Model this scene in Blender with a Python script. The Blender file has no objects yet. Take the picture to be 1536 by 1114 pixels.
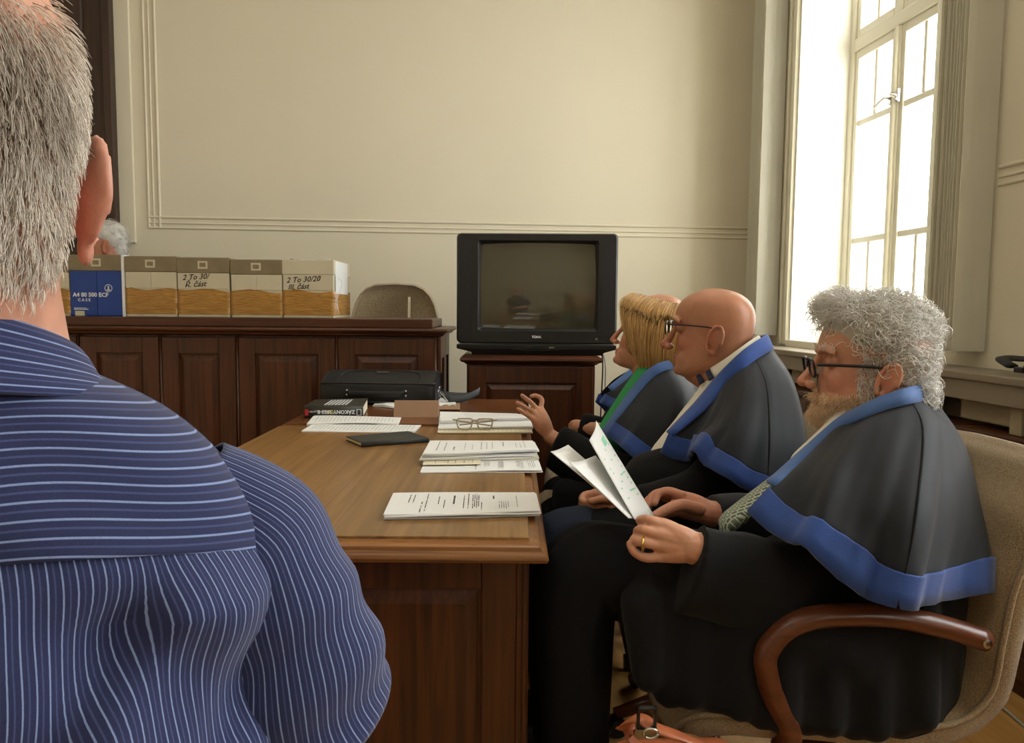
import bpy, bmesh, math, random
import numpy as np
from mathutils import Matrix, Vector
random.seed(7); RNG = np.random.default_rng(7)
S = bpy.context.scene
COL = S.collection
pi = math.pi

# ------------------------------------------------------------------ camera
FPX = 1150.; IW, IH = 1536, 1114
CAM = np.array([0., 0., 1.16]); YAW = math.radians(5.9); PITCH = math.atan((557-462)/FPX); ROLL = .008
FW = np.array([math.sin(YAW)*math.cos(PITCH), math.cos(YAW)*math.cos(PITCH), -math.sin(PITCH)])
RT = np.array([math.cos(YAW), -math.sin(YAW), 0.]); UP = np.cross(RT, FW)
RT, UP = RT*math.cos(ROLL)+UP*math.sin(ROLL), UP*math.cos(ROLL)-RT*math.sin(ROLL)
cd = bpy.data.cameras.new('camera'); cam = bpy.data.objects.new('camera', cd); COL.objects.link(cam)
cd.sensor_width = 36; cd.lens = FPX/IW*36; cd.clip_start = .02; cd.clip_end = 200
cam.matrix_world = Matrix((( RT[0], UP[0], -FW[0], CAM[0]), (RT[1], UP[1], -FW[1], CAM[1]), (RT[2], UP[2], -FW[2], CAM[2]), (0, 0, 0, 1)))
S.camera = cam
def ray(px, py): return FW+RT*(px-768)/FPX-UP*(py-557)/FPX
def at(px, py, d): return CAM+d*ray(px, py)
def on(px, py, ax, v):
    r = ray(px, py); return CAM+r*(v-CAM[ax])/r[ax]
def A(*pts): return np.array([at(*p) for p in pts])

# ------------------------------------------------------------------ light
w = bpy.data.worlds.new('sky'); S.world = w; w.use_nodes = True
bg = w.node_tree.nodes['Background']; bg.inputs[0].default_value = (.93, .97, 1, 1); bg.inputs[1].default_value = 11.0
S.view_settings.view_transform = 'Standard'; S.view_settings.look = 'None'
S.view_settings.exposure = 0.35; S.view_settings.gamma = 1; S.view_settings.use_curve_mapping = False
WINX, GLX = 1.955, 2.255                     # inner wall face, glass plane
WINS = [(2.80, 4.06), (.35, 1.6), (-2.0, -.75)]
WZ0, WZ1 = 1.0, 3.2
for i, (a, b) in enumerate(WINS):            # daylight enters by the three windows: portals for the sky
    l = bpy.data.lights.new('window_portal', 'AREA'); l.shape = 'RECTANGLE'; l.size = b-a; l.size_y = WZ1-WZ0
    l.cycles.is_portal = True
    o = bpy.data.objects.new('window_portal', l); COL.objects.link(o)
    o.location = (GLX+.3, (a+b)/2, (WZ0+WZ1)/2); o.rotation_euler = (0, math.radians(90), 0)
    o.rotation_euler = Matrix(((0, 0, 1), (1, 0, 0), (0, 1, 0))).to_euler()
CEIL = 3.6
LAMPS = [(-.9, 2.6), (.7, 2.6), (-.9, .2), (.7, .2)]

# ------------------------------------------------------------------ helpers
class MB:
    def __init__(s): s.v = []; s.f = []; s.n = 0
    def add(s, v, f):
        v = np.asarray(v, float).reshape(-1, 3); s.v.append(v); n = s.n
        s.f += [tuple(i+n for i in q) for q in f]; s.n += len(v); return s
    def box(s, a, b, m=None):
        x0, y0, z0 = a; x1, y1, z1 = b
        v = np.array([(x0,y0,z0),(x1,y0,z0),(x1,y1,z0),(x0,y1,z0),(x0,y0,z1),(x1,y0,z1),(x1,y1,z1),(x0,y1,z1)], float)
        if m is not None: v = tf(v, m)
        return s.add(v, [(0,3,2,1),(4,5,6,7),(0,1,5,4),(1,2,6,5),(2,3,7,6),(3,0,4,7)])
    def grid(s, P, cu=False, cv=False):
        P = np.asarray(P, float); n, m = P.shape[:2]; f = []
        for i in range(n if cu else n-1):
            for j in range(m if cv else m-1):
                a, b = i*m+j, i*m+(j+1) % m; c, d = ((i+1) % n)*m+(j+1) % m, ((i+1) % n)*m+j
                f.append((a, b, c, d))
        return s.add(P.reshape(-1, 3), f)
    def tube(s, pts, r, seg=8, caps=True, flat=None, ref=None):
        """sweep; r scalar/array, flat=(a,b) scales the two cross axes, ref = direction of axis a"""
        P = np.asarray(pts, float); n = len(P); r = np.broadcast_to(np.asarray(r, float), (n,))
        T = np.gradient(P, axis=0); T /= np.linalg.norm(T, axis=1)[:, None]+1e-12
        a = np.array(ref, float) if ref is not None else np.array([0, 0, 1.]) if abs(T[0, 2]) < .9 else np.array([1., 0, 0])
        R = []; th = np.linspace(0, 2*pi, seg, endpoint=False); fa, fb = flat or (1, 1)
        for i in range(n):
            if ref is not None: a = np.array(ref, float)
            u = a-T[i]*(a@T[i]); u /= np.linalg.norm(u)+1e-12; v = np.cross(T[i], u); a = u
            R.append(P[i]+r[i]*(fa*np.cos(th)[:, None]*u+fb*np.sin(th)[:, None]*v))
        b = s.n; s.grid(np.array(R), cv=True)
        if caps:
            s.f.append(tuple(b+j for j in range(seg))[::-1]); s.f.append(tuple(b+(n-1)*seg+j for j in range(seg)))
        return s
    def capsule(s, p, q, ra, rb, seg=14, k=5, flat=None, ref=None):
        """tapered capsule with round ends"""
        return s.chain([p, q], [ra, rb], seg, k, flat, ref, sm=1)
    def chain(s, pts, rad, seg=14, k=5, flat=None, ref=None, sm=4):
        P = np.asarray(pts, float); r = np.asarray(rad, float)
        if sm > 1 and len(P) > 2: P, r = crom(P, sm), crom(r[:, None], sm)[:, 0]
        t0 = P[0]-P[1]; t0 /= np.linalg.norm(t0)+1e-9; t1 = P[-1]-P[-2]; t1 /= np.linalg.norm(t1)+1e-9
        a = np.linspace(pi/2*.96, 0, k, endpoint=False)
        P = np.vstack([[P[0]+t0*r[0]*math.sin(x) for x in a], P, [P[-1]+t1*r[-1]*math.sin(x) for x in a[::-1]]])
        r = np.concatenate([[r[0]*math.cos(x) for x in a], r, [r[-1]*math.cos(x) for x in a[::-1]]])
        return s.tube(P, r, seg, True, flat, ref)
    def ell(s, c, rad, m=None, nu=16, nv=10):
        th = np.linspace(0, 2*pi, nu, endpoint=False); ph = np.linspace(-pi/2*.97, pi/2*.97, nv)
        P = np.array([[(math.cos(p)*math.cos(t), math.cos(p)*math.sin(t), math.sin(p)) for t in th] for p in ph])*np.array(rad)
        if m is not None: P = P@np.array(m)[:3, :3].T
        b = s.n; s.grid(P+np.array(c), cv=True)
        s.f.append(tuple(b+j for j in range(nu))[::-1]); s.f.append(tuple(b+(nv-1)*nu+j for j in range(nu))); return s
    def lathe(s, prof, c=(0, 0, 0), seg=20):
        th = np.linspace(0, 2*pi, seg, endpoint=False)
        P = np.array([[(r*math.cos(t)+c[0], r*math.sin(t)+c[1], z+c[2]) for t in th] for r, z in prof])
        b = s.n; s.grid(P, cv=True); n = len(prof)
        s.f.append(tuple(b+j for j in range(seg))[::-1]); s.f.append(tuple(b+(n-1)*seg+j for j in range(seg))); return s
    def prism(s, poly, d, ext):
        """poly: 3-D points of a planar polygon, extruded by vector ext"""
        P = np.asarray(poly, float); n = len(P); e = np.asarray(ext, float)
        s.add(np.vstack([P, P+e]), [tuple(range(n))[::-1], tuple(range(n, 2*n))]+[(i, (i+1) % n, n+(i+1) % n, n+i) for i in range(n)]); return s
    def verts(s): return np.vstack(s.v)
    def mesh(s, name):
        me = bpy.data.meshes.new(name); me.from_pydata(s.verts().tolist(), [], s.f); me.update(); return me
def tf(v, m): m = np.array(m); return np.asarray(v)@m[:3, :3].T+m[:3, 3]
def crom(P, k):
    """Catmull-Rom resample of rows of P, k steps per span"""
    P = np.asarray(P, float); Q = np.vstack([2*P[0]-P[1], P, 2*P[-1]-P[-2]]); out = []
    for i in range(len(P)-1):
        a, b, c, d = Q[i:i+4]
        for t in np.linspace(0, 1, k, endpoint=False):
            out.append(.5*((2*b)+(c-a)*t+(2*a-5*b+4*c-d)*t*t+(3*b-a-3*c+d)*t**3))
    out.append(P[-1]); return np.array(out)
def crom2(G, ku, kv):
    G = np.asarray(G, float)
    H = np.array([crom(r, kv) for r in G]); return np.array([crom(H[:, j], ku) for j in range(H.shape[1])]).transpose(1, 0, 2)

WM = {}
def tag(o, label=None, cat=None, group=None, kind=None):
    if label: o['label'] = label
    if cat: o['category'] = cat
    if group: o['group'] = group
    if kind: o['kind'] = kind
    return o
def thing(name, label, cat, loc=(0, 0, 0), rz=0, group=None):
    o = bpy.data.objects.new(name, None); COL.objects.link(o); o.empty_display_size = .1
    o.location = tuple(loc); o.rotation_euler = (0, 0, rz)
    WM[o] = Matrix.Translation(Vector(loc)) @ Matrix.Rotation(rz, 4, 'Z')
    return tag(o, label, cat, group)
def link(name, me, mat, parent=None, world=False, smooth=False, bevel=0, solid=0, sub=0, angle=None):
    """link a mesh; world=True: its vertices are world coordinates, moved into the parent's frame"""
    if world and parent is not None: me.transform(WM[parent].inverted())
    if mat is not None:
        for m in (mat if isinstance(mat, (list, tuple)) else [mat]): me.materials.append(m)
    o = bpy.data.objects.new(name, me); COL.objects.link(o)
    if parent is not None: o.parent = parent; WM[o] = WM[parent]
    else: WM[o] = Matrix()
    if smooth: me.polygons.foreach_set('use_smooth', [True]*len(me.polygons))
    if angle: me.set_sharp_from_angle(angle=math.radians(angle))
    if solid: m = o.modifiers.new('solid', 'SOLIDIFY'); m.thickness = solid; m.offset = 0
    if bevel: m = o.modifiers.new('bevel', 'BEVEL'); m.width = bevel; m.segments = 2; m.limit_method = 'ANGLE'; m.angle_limit = .6
    if sub: m = o.modifiers.new('sub', 'SUBSURF'); m.levels = sub; m.render_levels = sub
    return o
def obj(name, mb, mat, parent=None, **k): return link(name, mb.mesh(name), mat, parent, **k)
def struct(name, mb, mat, **k): return tag(obj(name, mb, mat, **k), kind='structure')
def single(name, mb, mat, label, cat, group=None, **k):
    """a one-mesh thing: origin moved to its base centre"""
    v = mb.verts(); c = (v.min(0)+v.max(0))/2; c[2] = v[:, 2].min()
    me = mb.mesh(name); me.transform(Matrix.Translation(Vector(-c)))
    o = link(name, me, mat, None, **k); o.location = tuple(c); WM[o] = Matrix.Translation(Vector(c)); return tag(o, label, cat, group)
def remesh(mb, vox, smooth=4, fac=.5):
    me = mb.mesh('tmp'); o = bpy.data.objects.new('tmp', me); COL.objects.link(o)
    m = o.modifiers.new('r', 'REMESH'); m.mode = 'VOXEL'; m.voxel_size = vox; m.use_smooth_shade = True
    if smooth: m = o.modifiers.new('s', 'SMOOTH'); m.iterations = smooth; m.factor = fac
    dg = bpy.context.evaluated_depsgraph_get(); out = bpy.data.meshes.new_from_object(o.evaluated_get(dg))
    bpy.data.objects.remove(o); bpy.data.meshes.remove(me); return out
def mverts(me):
    a = np.empty(len(me.vertices)*3, np.float32); me.vertices.foreach_get('co', a); return a.reshape(-1, 3).astype(float)
def setverts(me, v): me.vertices.foreach_set('co', np.asarray(v, np.float32).ravel()); me.update()
def colattr(me, name, c):
    c = np.asarray(c, np.float32)
    if c.shape[1] == 3: c = np.hstack([c, np.ones((len(c), 1), np.float32)])
    at_ = me.attributes.new(name, 'FLOAT_COLOR', 'POINT'); at_.data.foreach_set('color', c.ravel())

# ------------------------------------------------------------------ materials
def srgb(r, g, b): return tuple(((c/255/12.92) if c/255 <= .04045 else ((c/255+.055)/1.055)**2.4) for c in (r, g, b))
def newmat(name):
    m = bpy.data.materials.new(name); m.use_nodes = True; nt = m.node_tree
    return m, nt, nt.nodes['Principled BSDF']
def N(nt, t, **k):
    n = nt.nodes.new(t)
    for a, b in k.items():
        if a.startswith('i_'): n.inputs[a[2:].replace('_', ' ')].default_value = b
        else: setattr(n, a, b)
    return n
def plain(name, rgb, rough=.5, metal=0, var=.06, scale=8, bump=0, bscale=200, **k):
    """one colour with a soft noise variation and optional fine bump"""
    m, nt, p = newmat(name); c = srgb(*rgb); L = nt.links.new
    p.inputs['Roughness'].default_value = rough; p.inputs['Metallic'].default_value = metal
    for a, b in k.items(): p.inputs[a.replace('_', ' ')].default_value = b
    tc = N(nt, 'ShaderNodeTexCoord'); n = N(nt, 'ShaderNodeTexNoise', i_Scale=scale, i_Detail=4)
    L(tc.outputs['Object'], n.inputs['Vector'])
    r = N(nt, 'ShaderNodeValToRGB'); L(n.outputs['Fac'], r.inputs[0])
    r.color_ramp.elements[0].position = .3; r.color_ramp.elements[1].position = .7
    r.color_ramp.elements[0].color = (*[x*(1-var) for x in c], 1); r.color_ramp.elements[1].color = (*[min(1, x*(1+var)) for x in c], 1)
    L(r.outputs[0], p.inputs['Base Color'])
    if bump:
        n2 = N(nt, 'ShaderNodeTexNoise', i_Scale=bscale, i_Detail=3); L(tc.outputs['Object'], n2.inputs['Vector'])
        b = N(nt, 'ShaderNodeBump', i_Strength=bump, i_Distance=.002); L(n2.outputs['Fac'], b.inputs['Height']); L(b.outputs[0], p.inputs['Normal'])
    return m
def wood(name, c1, c2, axis=2, rough=.35, scale=1., c3=None):
    """grain stretched along one axis"""
    m, nt, p = newmat(name); L = nt.links.new; p.inputs['Roughness'].default_value = rough
    tc = N(nt, 'ShaderNodeTexCoord'); mp = N(nt, 'ShaderNodeMapping'); L(tc.outputs['Object'], mp.inputs['Vector'])
    s = [60*scale]*3; s[axis] = 2.2*scale; mp.inputs['Scale'].default_value = s
    n = N(nt, 'ShaderNodeTexNoise', i_Scale=1, i_Detail=6, i_Roughness=.65, i_Distortion=.6); L(mp.outputs[0], n.inputs['Vector'])
    r = N(nt, 'ShaderNodeValToRGB'); L(n.outputs['Fac'], r.inputs[0]); e = r.color_ramp.elements
    e[0].position = .32; e[1].position = .66; e[0].color = (*srgb(*c1), 1); e[1].color = (*srgb(*c2), 1)
    mp2 = N(nt, 'ShaderNodeMapping'); L(tc.outputs['Object'], mp2.inputs['Vector']); s2 = [7*scale]*3; s2[axis] = 1.2*scale; mp2.inputs['Scale'].default_value = s2
    n2 = N(nt, 'ShaderNodeTexNoise', i_Scale=1, i_Detail=3); L(mp2.outputs[0], n2.inputs['Vector'])
    mx = N(nt, 'ShaderNodeMix', data_type='RGBA', blend_type='MULTIPLY'); mx.inputs[0].default_value = .5
    r2 = N(nt, 'ShaderNodeValToRGB'); r2.color_ramp.elements[0].position = .35; r2.color_ramp.elements[1].position = .65; r2.color_ramp.elements[0].color = (.6, .6, .6, 1)
    L(n2.outputs['Fac'], r2.inputs[0]); L(r.outputs[0], mx.inputs[6]); L(r2.outputs[0], mx.inputs[7]); L(mx.outputs[2], p.inputs['Base Color'])
    b = N(nt, 'ShaderNodeBump', i_Strength=.12, i_Distance=.001); L(n.outputs['Fac'], b.inputs['Height']); L(b.outputs[0], p.inputs['Normal'])
    return m
def weave(name, c1, c2, scale=420, rough=.95, bump=.5, sheen=.3):
    m, nt, p = newmat(name); L = nt.links.new; p.inputs['Roughness'].default_value = rough; p.inputs['Sheen Weight'].default_value = sheen
    p.inputs['Specular IOR Level'].default_value = .15
    tc = N(nt, 'ShaderNodeTexCoord'); n = N(nt, 'ShaderNodeTexVoronoi', i_Scale=scale); n.distance = 'MANHATTAN'; L(tc.outputs['Object'], n.inputs['Vector'])
    n3 = N(nt, 'ShaderNodeTexNoise', i_Scale=scale*.5, i_Detail=3); L(tc.outputs['Object'], n3.inputs['Vector'])
    r = N(nt, 'ShaderNodeValToRGB'); r.color_ramp.elements[0].position = .35; r.color_ramp.elements[1].position = .65
    r.color_ramp.elements[0].color = (*srgb(*c1), 1); r.color_ramp.elements[1].color = (*srgb(*c2), 1)
    L(n3.outputs['Fac'], r.inputs[0]); L(r.outputs[0], p.inputs['Base Color'])
    b = N(nt, 'ShaderNodeBump', i_Strength=bump, i_Distance=.0015); L(n.outputs['Distance'], b.inputs['Height']); L(b.outputs[0], p.inputs['Normal'])
    return m
def glass(name, tint=(1, 1, 1), refl=.06):
    m, nt, p = newmat(name); nt.nodes.remove(p); L = nt.links.new
    t = N(nt, 'ShaderNodeBsdfTransparent'); t.inputs[0].default_value = (*tint, 1); g = N(nt, 'ShaderNodeBsdfGlossy'); g.inputs['Roughness'].default_value = .02
    lw = N(nt, 'ShaderNodeLayerWeight'); lw.inputs[0].default_value = .5; pw = N(nt, 'ShaderNodeMath', operation='POWER'); pw.inputs[1].default_value = 4
    f = N(nt, 'ShaderNodeMath', operation='MULTIPLY_ADD'); f.inputs[1].default_value = .5; f.inputs[2].default_value = refl*.4; mx = N(nt, 'ShaderNodeMixShader')
    L(lw.outputs['Facing'], pw.inputs[0]); L(pw.outputs[0], f.inputs[0])
    L(f.outputs[0], mx.inputs[0]); L(t.outputs[0], mx.inputs[1]); L(g.outputs[0], mx.inputs[2]); L(mx.outputs[0], nt.nodes['Material Output'].inputs[0]); return m
M = dict(
    wall=plain('wall_paint', (221, 212, 188), .85, var=.015, scale=1.5, bump=.06, bscale=120),
    ceil=plain('ceiling_paint', (235, 230, 215), .9, var=.01),
    white=plain('white_paint', (226, 220, 198), .45, var=.02),
    reveal=plain('reveal_paint', (236, 232, 218), .8, var=.015),
    blind=plain('blind_fabric', (244, 242, 232), .85, var=.02, bump=.2, bscale=600),
    grey=plain('sill_grey', (136, 124, 106), .45, var=.06, scale=5),
    panel=plain('recess_panel', (160, 146, 118), .7, var=.05),
    dark=wood('dark_wood', (54, 28, 14), (96, 51, 26), 2, .34), darkx=wood('dark_wood_x', (54, 28, 14), (96, 51, 26), 0, .34),
    darky=wood('dark_wood_y', (54, 28, 14), (96, 51, 26), 1, .34),
    board=wood('door_wood', (52, 36, 26), (70, 50, 37), 2, .5),
    top=wood('table_top_oak', (122, 84, 42), (166, 124, 70), 1, .28, .8), top2=wood('table_top_dark', (92, 52, 26), (124, 76, 40), 0, .26, .8),
    edge=wood('table_edge', (104, 63, 29), (156, 104, 54), 0, .32), arm=wood('arm_wood', (80, 42, 23), (116, 65, 38), 0, .3),
    floor=wood('floor_wood', (176, 128, 66), (206, 160, 94), 1, .35, .5),
    chair=weave('chair_fabric', (134, 112, 82), (182, 158, 122), 900),
    robe=plain('robe_black', (19, 19, 20), .85, var=.15, scale=6, bump=.15, bscale=700, Specular_IOR_Level=.2, Sheen_Weight=.06),
    cape=plain('cape_charcoal', (25, 28, 34), .7, var=.06, scale=5, bump=.1, bscale=900, Specular_IOR_Level=.3, Sheen_Weight=.12),
    trouser=plain('trouser_black', (20, 20, 22), .9, var=.12, Specular_IOR_Level=.2), trouserb=plain('trouser_navy', (40, 46, 62), .85, var=.1, Specular_IOR_Level=.2),
    velvet=plain('blue_velvet', (37, 71, 142), .8, var=.16, scale=14, bump=.35, bscale=500, Sheen_Weight=.25),
    velvetd=plain('blue_facing', (66, 98, 152), .75, var=.1, scale=14, bump=.2, bscale=500, Sheen_Weight=.2),
    paper=plain('paper', (236, 236, 234), .75, var=.01), paperc=plain('paper_cream', (232, 222, 192), .75, var=.02), ink=plain('ink', (60, 60, 64), .7),
    card=plain('white_carton', (206, 197, 170), .75, var=.03), tape=None,
    blue=plain('blue_carton', (22, 62, 142), .3, var=.06), greyband=plain('lid_band', (132, 118, 90), .35, var=.18, scale=9),
    black=plain('black_nylon', (20, 20, 22), .55, var=.15, bump=.3, bscale=900), tvb=plain('tv_plastic', (27, 27, 26), .42, var=.04),
    metal=plain('steel', (190, 188, 182), .25, 1), blackm=plain('black_metal', (22, 20, 22), .3), gold=plain('gold', (214, 176, 96), .25, 1),
    lens=glass('lens_glass'), pane=glass('window_glass'), leather=plain('tan_leather', (166, 92, 56), .4, var=.14, scale=30, bump=.2, bscale=300),
    brown=plain('brown_board', (158, 122, 94), .6, var=.03), cable=plain('cable_black', (24, 24, 24), .5), cablew=plain('cable_grey', (170, 166, 158), .5),
    shirtw=plain('white_shirt', (222, 216, 200), .8, var=.03), green=plain('green_top', (46, 142, 82), .8, var=.06),
)
def tapemat():
    m, nt, p = newmat('packing_tape'); L = nt.links.new; p.inputs['Roughness'].default_value = .22; p.inputs['Coat Weight'].default_value = .4
    tc = N(nt, 'ShaderNodeTexCoord'); mp = N(nt, 'ShaderNodeMapping'); mp.inputs['Scale'].default_value = (14, 14, 110); L(tc.outputs['Object'], mp.inputs['Vector'])
    n = N(nt, 'ShaderNodeTexNoise', i_Scale=1, i_Detail=4, i_Distortion=1.2); L(mp.outputs[0], n.inputs['Vector'])
    r = N(nt, 'ShaderNodeValToRGB'); r.color_ramp.elements[0].position = .35; r.color_ramp.elements[1].position = .7
    r.color_ramp.elements[0].color = (*srgb(160, 112, 42), 1); r.color_ramp.elements[1].color = (*srgb(192, 142, 62), 1); L(n.outputs['Fac'], r.inputs[0]); L(r.outputs[0], p.inputs['Base Color'])
    b = N(nt, 'ShaderNodeBump', i_Strength=.9, i_Distance=.006); L(n.outputs['Fac'], b.inputs['Height']); L(b.outputs[0], p.inputs['Normal']); return m
M['tape'] = tapemat()
def blindmat():
    m = M['blind']; nt = m.node_tree; L = nt.links.new; p = nt.nodes['Principled BSDF']; t = N(nt, 'ShaderNodeBsdfTranslucent'); t.inputs[0].default_value = (.88, .85, .74, 1)
    mx = N(nt, 'ShaderNodeMixShader'); mx.inputs[0].default_value = .5; L(p.outputs[0], mx.inputs[1]); L(t.outputs[0], mx.inputs[2]); L(mx.outputs[0], nt.nodes['Material Output'].inputs[0])
blindmat()
# ------------------------------------------------------------------ room shell
XL, YB, YR = -3.4, 4.6, -3.2                  # left wall, back wall, rear wall
m = MB().box((XL-.1, YR-.1, -.1), (2.7, YB+.1, 0)); struct('floor', m, M['floor'])
m = MB().box((XL-.1, YR-.1, CEIL), (2.7, YB+.1, CEIL+.1)); struct('ceiling', m, M['ceil'])
struct('wall_back', MB().box((XL-.1, YB, 0), (WINX+.65, YB+.1, CEIL)), M['wall'])
struct('wall_left', MB().box((XL-.1, YR, 0), (XL, YB, CEIL)), M['wall'])
struct('wall_rear', MB().box((XL-.1, YR-.1, 0), (WINX+.65, YR, CEIL)), M['wall'])
m = MB(); ys = [YB]
for a, b in WINS: ys += [b, a]
ys.append(YR)
for i in range(0, len(ys), 2): m.box((WINX, ys[i+1], 0), (WINX+.6, ys[i], CEIL))
for a, b in WINS:
    m.box((WINX, a, 0), (WINX+.6, b, WZ0-.03)); m.box((WINX, a, WZ1), (WINX+.6, b, CEIL))
struct('wall_right', m, M['wall'])
# plaster mouldings: three fine ridges framing the wall field
def ridges(name, p, q, off, nrm, wid=.06):
    m = MB(); p, q, off, nrm = map(lambda v: np.array(v, float), (p, q, off, nrm))
    for k, r in ((0, .007), (.45, .006), (1, .008)):
        m.tube([p+off*wid*k, q+off*wid*k], r, 8)
    return struct(name, m, M['wall'], smooth=True, angle=50)
ridges('trim_1', (-1.605, YB, 1.60), (1.95, YB, 1.60), (0, 0, 1), (0, -1, 0))
ridges('trim_2', (-1.605, YB, 1.60), (-1.605, YB, CEIL-.3), (1, 0, 0), (0, -1, 0))
ridges('trim_3', (WINX, 2.52, 1.60), (WINX, 1.7, 1.60), (0, 0, 1), (-1, 0, 0))
ridges('trim_4', (WINX, 4.58, 1.60), (WINX, 4.2, 1.60), (0, 0, 1), (-1, 0, 0))
struct('trim_5', MB().box((-1.76, YB-.018, 1.512), (-1.676, YB+.01, CEIL)), M['wall'], bevel=.004)
# architrave round the window
m = MB()
for a, b in ((4.062, 4.10), (4.125, 4.15)): m.box((WINX-.02, a, WZ0-.03), (WINX+.01, b, WZ1+.05))
struct('trim_6', m, M['white'], bevel=.006)
# dark panelled door on the back wall
d = tag(obj('door_1', MB().box((-2.66, YB-.05, 0), (-1.765, YB+.02, 3.2)), M['board'], bevel=.006), kind='structure')
obj('door_frame', MB().box((-1.80, YB-.075, 0), (-1.755, YB+.02, 3.25)).box((-2.72, YB-.075, 0), (-2.66, YB+.02, 3.25)), M['board'], d, bevel=.005)
for z in (.2, 1.15, 2.15):
    obj('door_panel', MB().box((-2.55, YB-.065, z), (-1.9, YB-.045, z+.8)), M['board'], d, bevel=.012)
obj('door_handle', MB().tube([(-1.87, YB-.05, 1.02), (-1.87, YB-.1, 1.02), (-1.98, YB-.1, 1.02)], .009), M['metal'], d, smooth=True)
for i, (n, a, b) in enumerate((('left', (XL, YR, 0), (XL+.02, YB, .12)), ('back', (-1.75, YB-.02, 0), (WINX, YB, .12)))):
    struct('baseboard_'+n, MB().box(a, b), M['dark'], bevel=.004)

# ------------------------------------------------------------------ windows
def build_window(idx, a, b, full):
    w_ = struct('window_%d' % idx, MB().box((GLX-.02, a, WZ0-.03), (GLX+.07, a+.05, WZ1)).box((GLX-.02, b-.05, WZ0-.03), (GLX+.07, b, WZ1))
                .box((GLX-.02, a+.05, WZ0-.03), (GLX+.07, b-.05, WZ0+.03)).box((GLX-.02, a+.05, WZ1-.04), (GLX+.07, b-.05, WZ1))
                .box((GLX-.02, a+.05, 2.535), (GLX+.06, b-.05, 2.60)), M['white'], bevel=.006)
    n = 3; inn = b-a-.1; sw = inn/n
    for k in range(n):
        y1 = b-.05-k*sw; y0 = y1-sw
        if k: obj('mullion', MB().box((GLX-.015, y1-.022, WZ0+.03), (GLX+.05, y1+.022, 2.535)).tube([(GLX-.02, y1, WZ0+.03), (GLX-.02, y1, 2.535)], .012).box((GLX-.015, y1-.022, 2.60), (GLX+.05, y1+.022, WZ1-.04)), M['white'], w_, bevel=.004)
        g = .022 if k else .0; h_ = .022 if k < n-1 else 0
        Y0, Y1 = y0+h_, y1-g
        for (z0, z1, mids, vert) in ((WZ0+.03, 2.535, (1.535, 2.155), True), (2.60, WZ1-.04, (), True)):
            r = .032
            s_ = obj('sash', MB().box((GLX-.008, Y0, z0), (GLX+.035, Y0+r, z1)).box((GLX-.008, Y1-r, z0), (GLX+.035, Y1, z1))
                     .box((GLX-.008, Y0+r, z0), (GLX+.035, Y1-r, z0+.045)).box((GLX-.008, Y0+r, z1-.045), (GLX+.035, Y1-r, z1)), M['white'], w_, bevel=.005)
            zz = [z0+.045]+list(mids)+[z1-.045]; yc = (Y0+Y1)/2
            for z in mids: obj('muntin', MB().box((GLX, Y0+r, z-.016), (GLX+.028, Y1-r, z+.016)), M['white'], s_, bevel=.004)
            for j in range(len(zz)-1):
                za, zb = zz[j]+(.016 if j else 0), zz[j+1]-(.016 if j < len(zz)-2 else 0)
                if len(zz) == 4 and j == 1:
                    obj('pane', MB().box((GLX+.012, Y0+r, za), (GLX+.015, Y1-r, zb)), M['pane'], s_); continue
                obj('muntin', MB().box((GLX, yc-.012, za), (GLX+.028, yc+.012, zb)), M['white'], s_, bevel=.004)
                obj('pane', MB().box((GLX+.012, Y0+r, za), (GLX+.015, yc-.012, zb)), M['pane'], s_)
                obj('pane', MB().box((GLX+.012, yc+.012, za), (GLX+.015, Y1-r, zb)), M['pane'], s_)
    for k in (0, 1):
        y = b-.05-sw*(1)+(.03 if k == 0 else -.03)
        for z in (2.2, 1.22):
            obj('handle', MB().box((GLX-.024, y-.009, z-.03), (GLX-.014, y+.009, z+.03)).tube([(GLX-.02, y, z), (GLX-.055, y, z)], .006)
                .tube([(GLX-.055, y, z), (GLX-.055, y+(.045 if k == 0 else -.03), z-.012), (GLX-.055, y+(.085 if k == 0 else -.05), z-.03)], [.007, .006, .005]), M['metal'], w_, smooth=True, angle=40)
    obj('inner_sill', MB().box((WINX-.02, a-.005, WZ0-.045), (GLX, b+.005, WZ0)), M['white'], w_, bevel=.008)
    obj('reveal', MB().box((WINX+.001, b-.012, WZ0), (GLX-.02, b+.002, WZ1)).box((WINX+.001, a-.002, WZ0), (GLX-.02, a+.012, WZ1))
        .box((WINX+.001, a+.012, WZ1-.01), (GLX-.02, b-.012, WZ1+.002)), M['reveal'], w_)
    return w_
for i, (a, b) in enumerate(WINS): build_window(i+1, a, b, i == 0)

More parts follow.
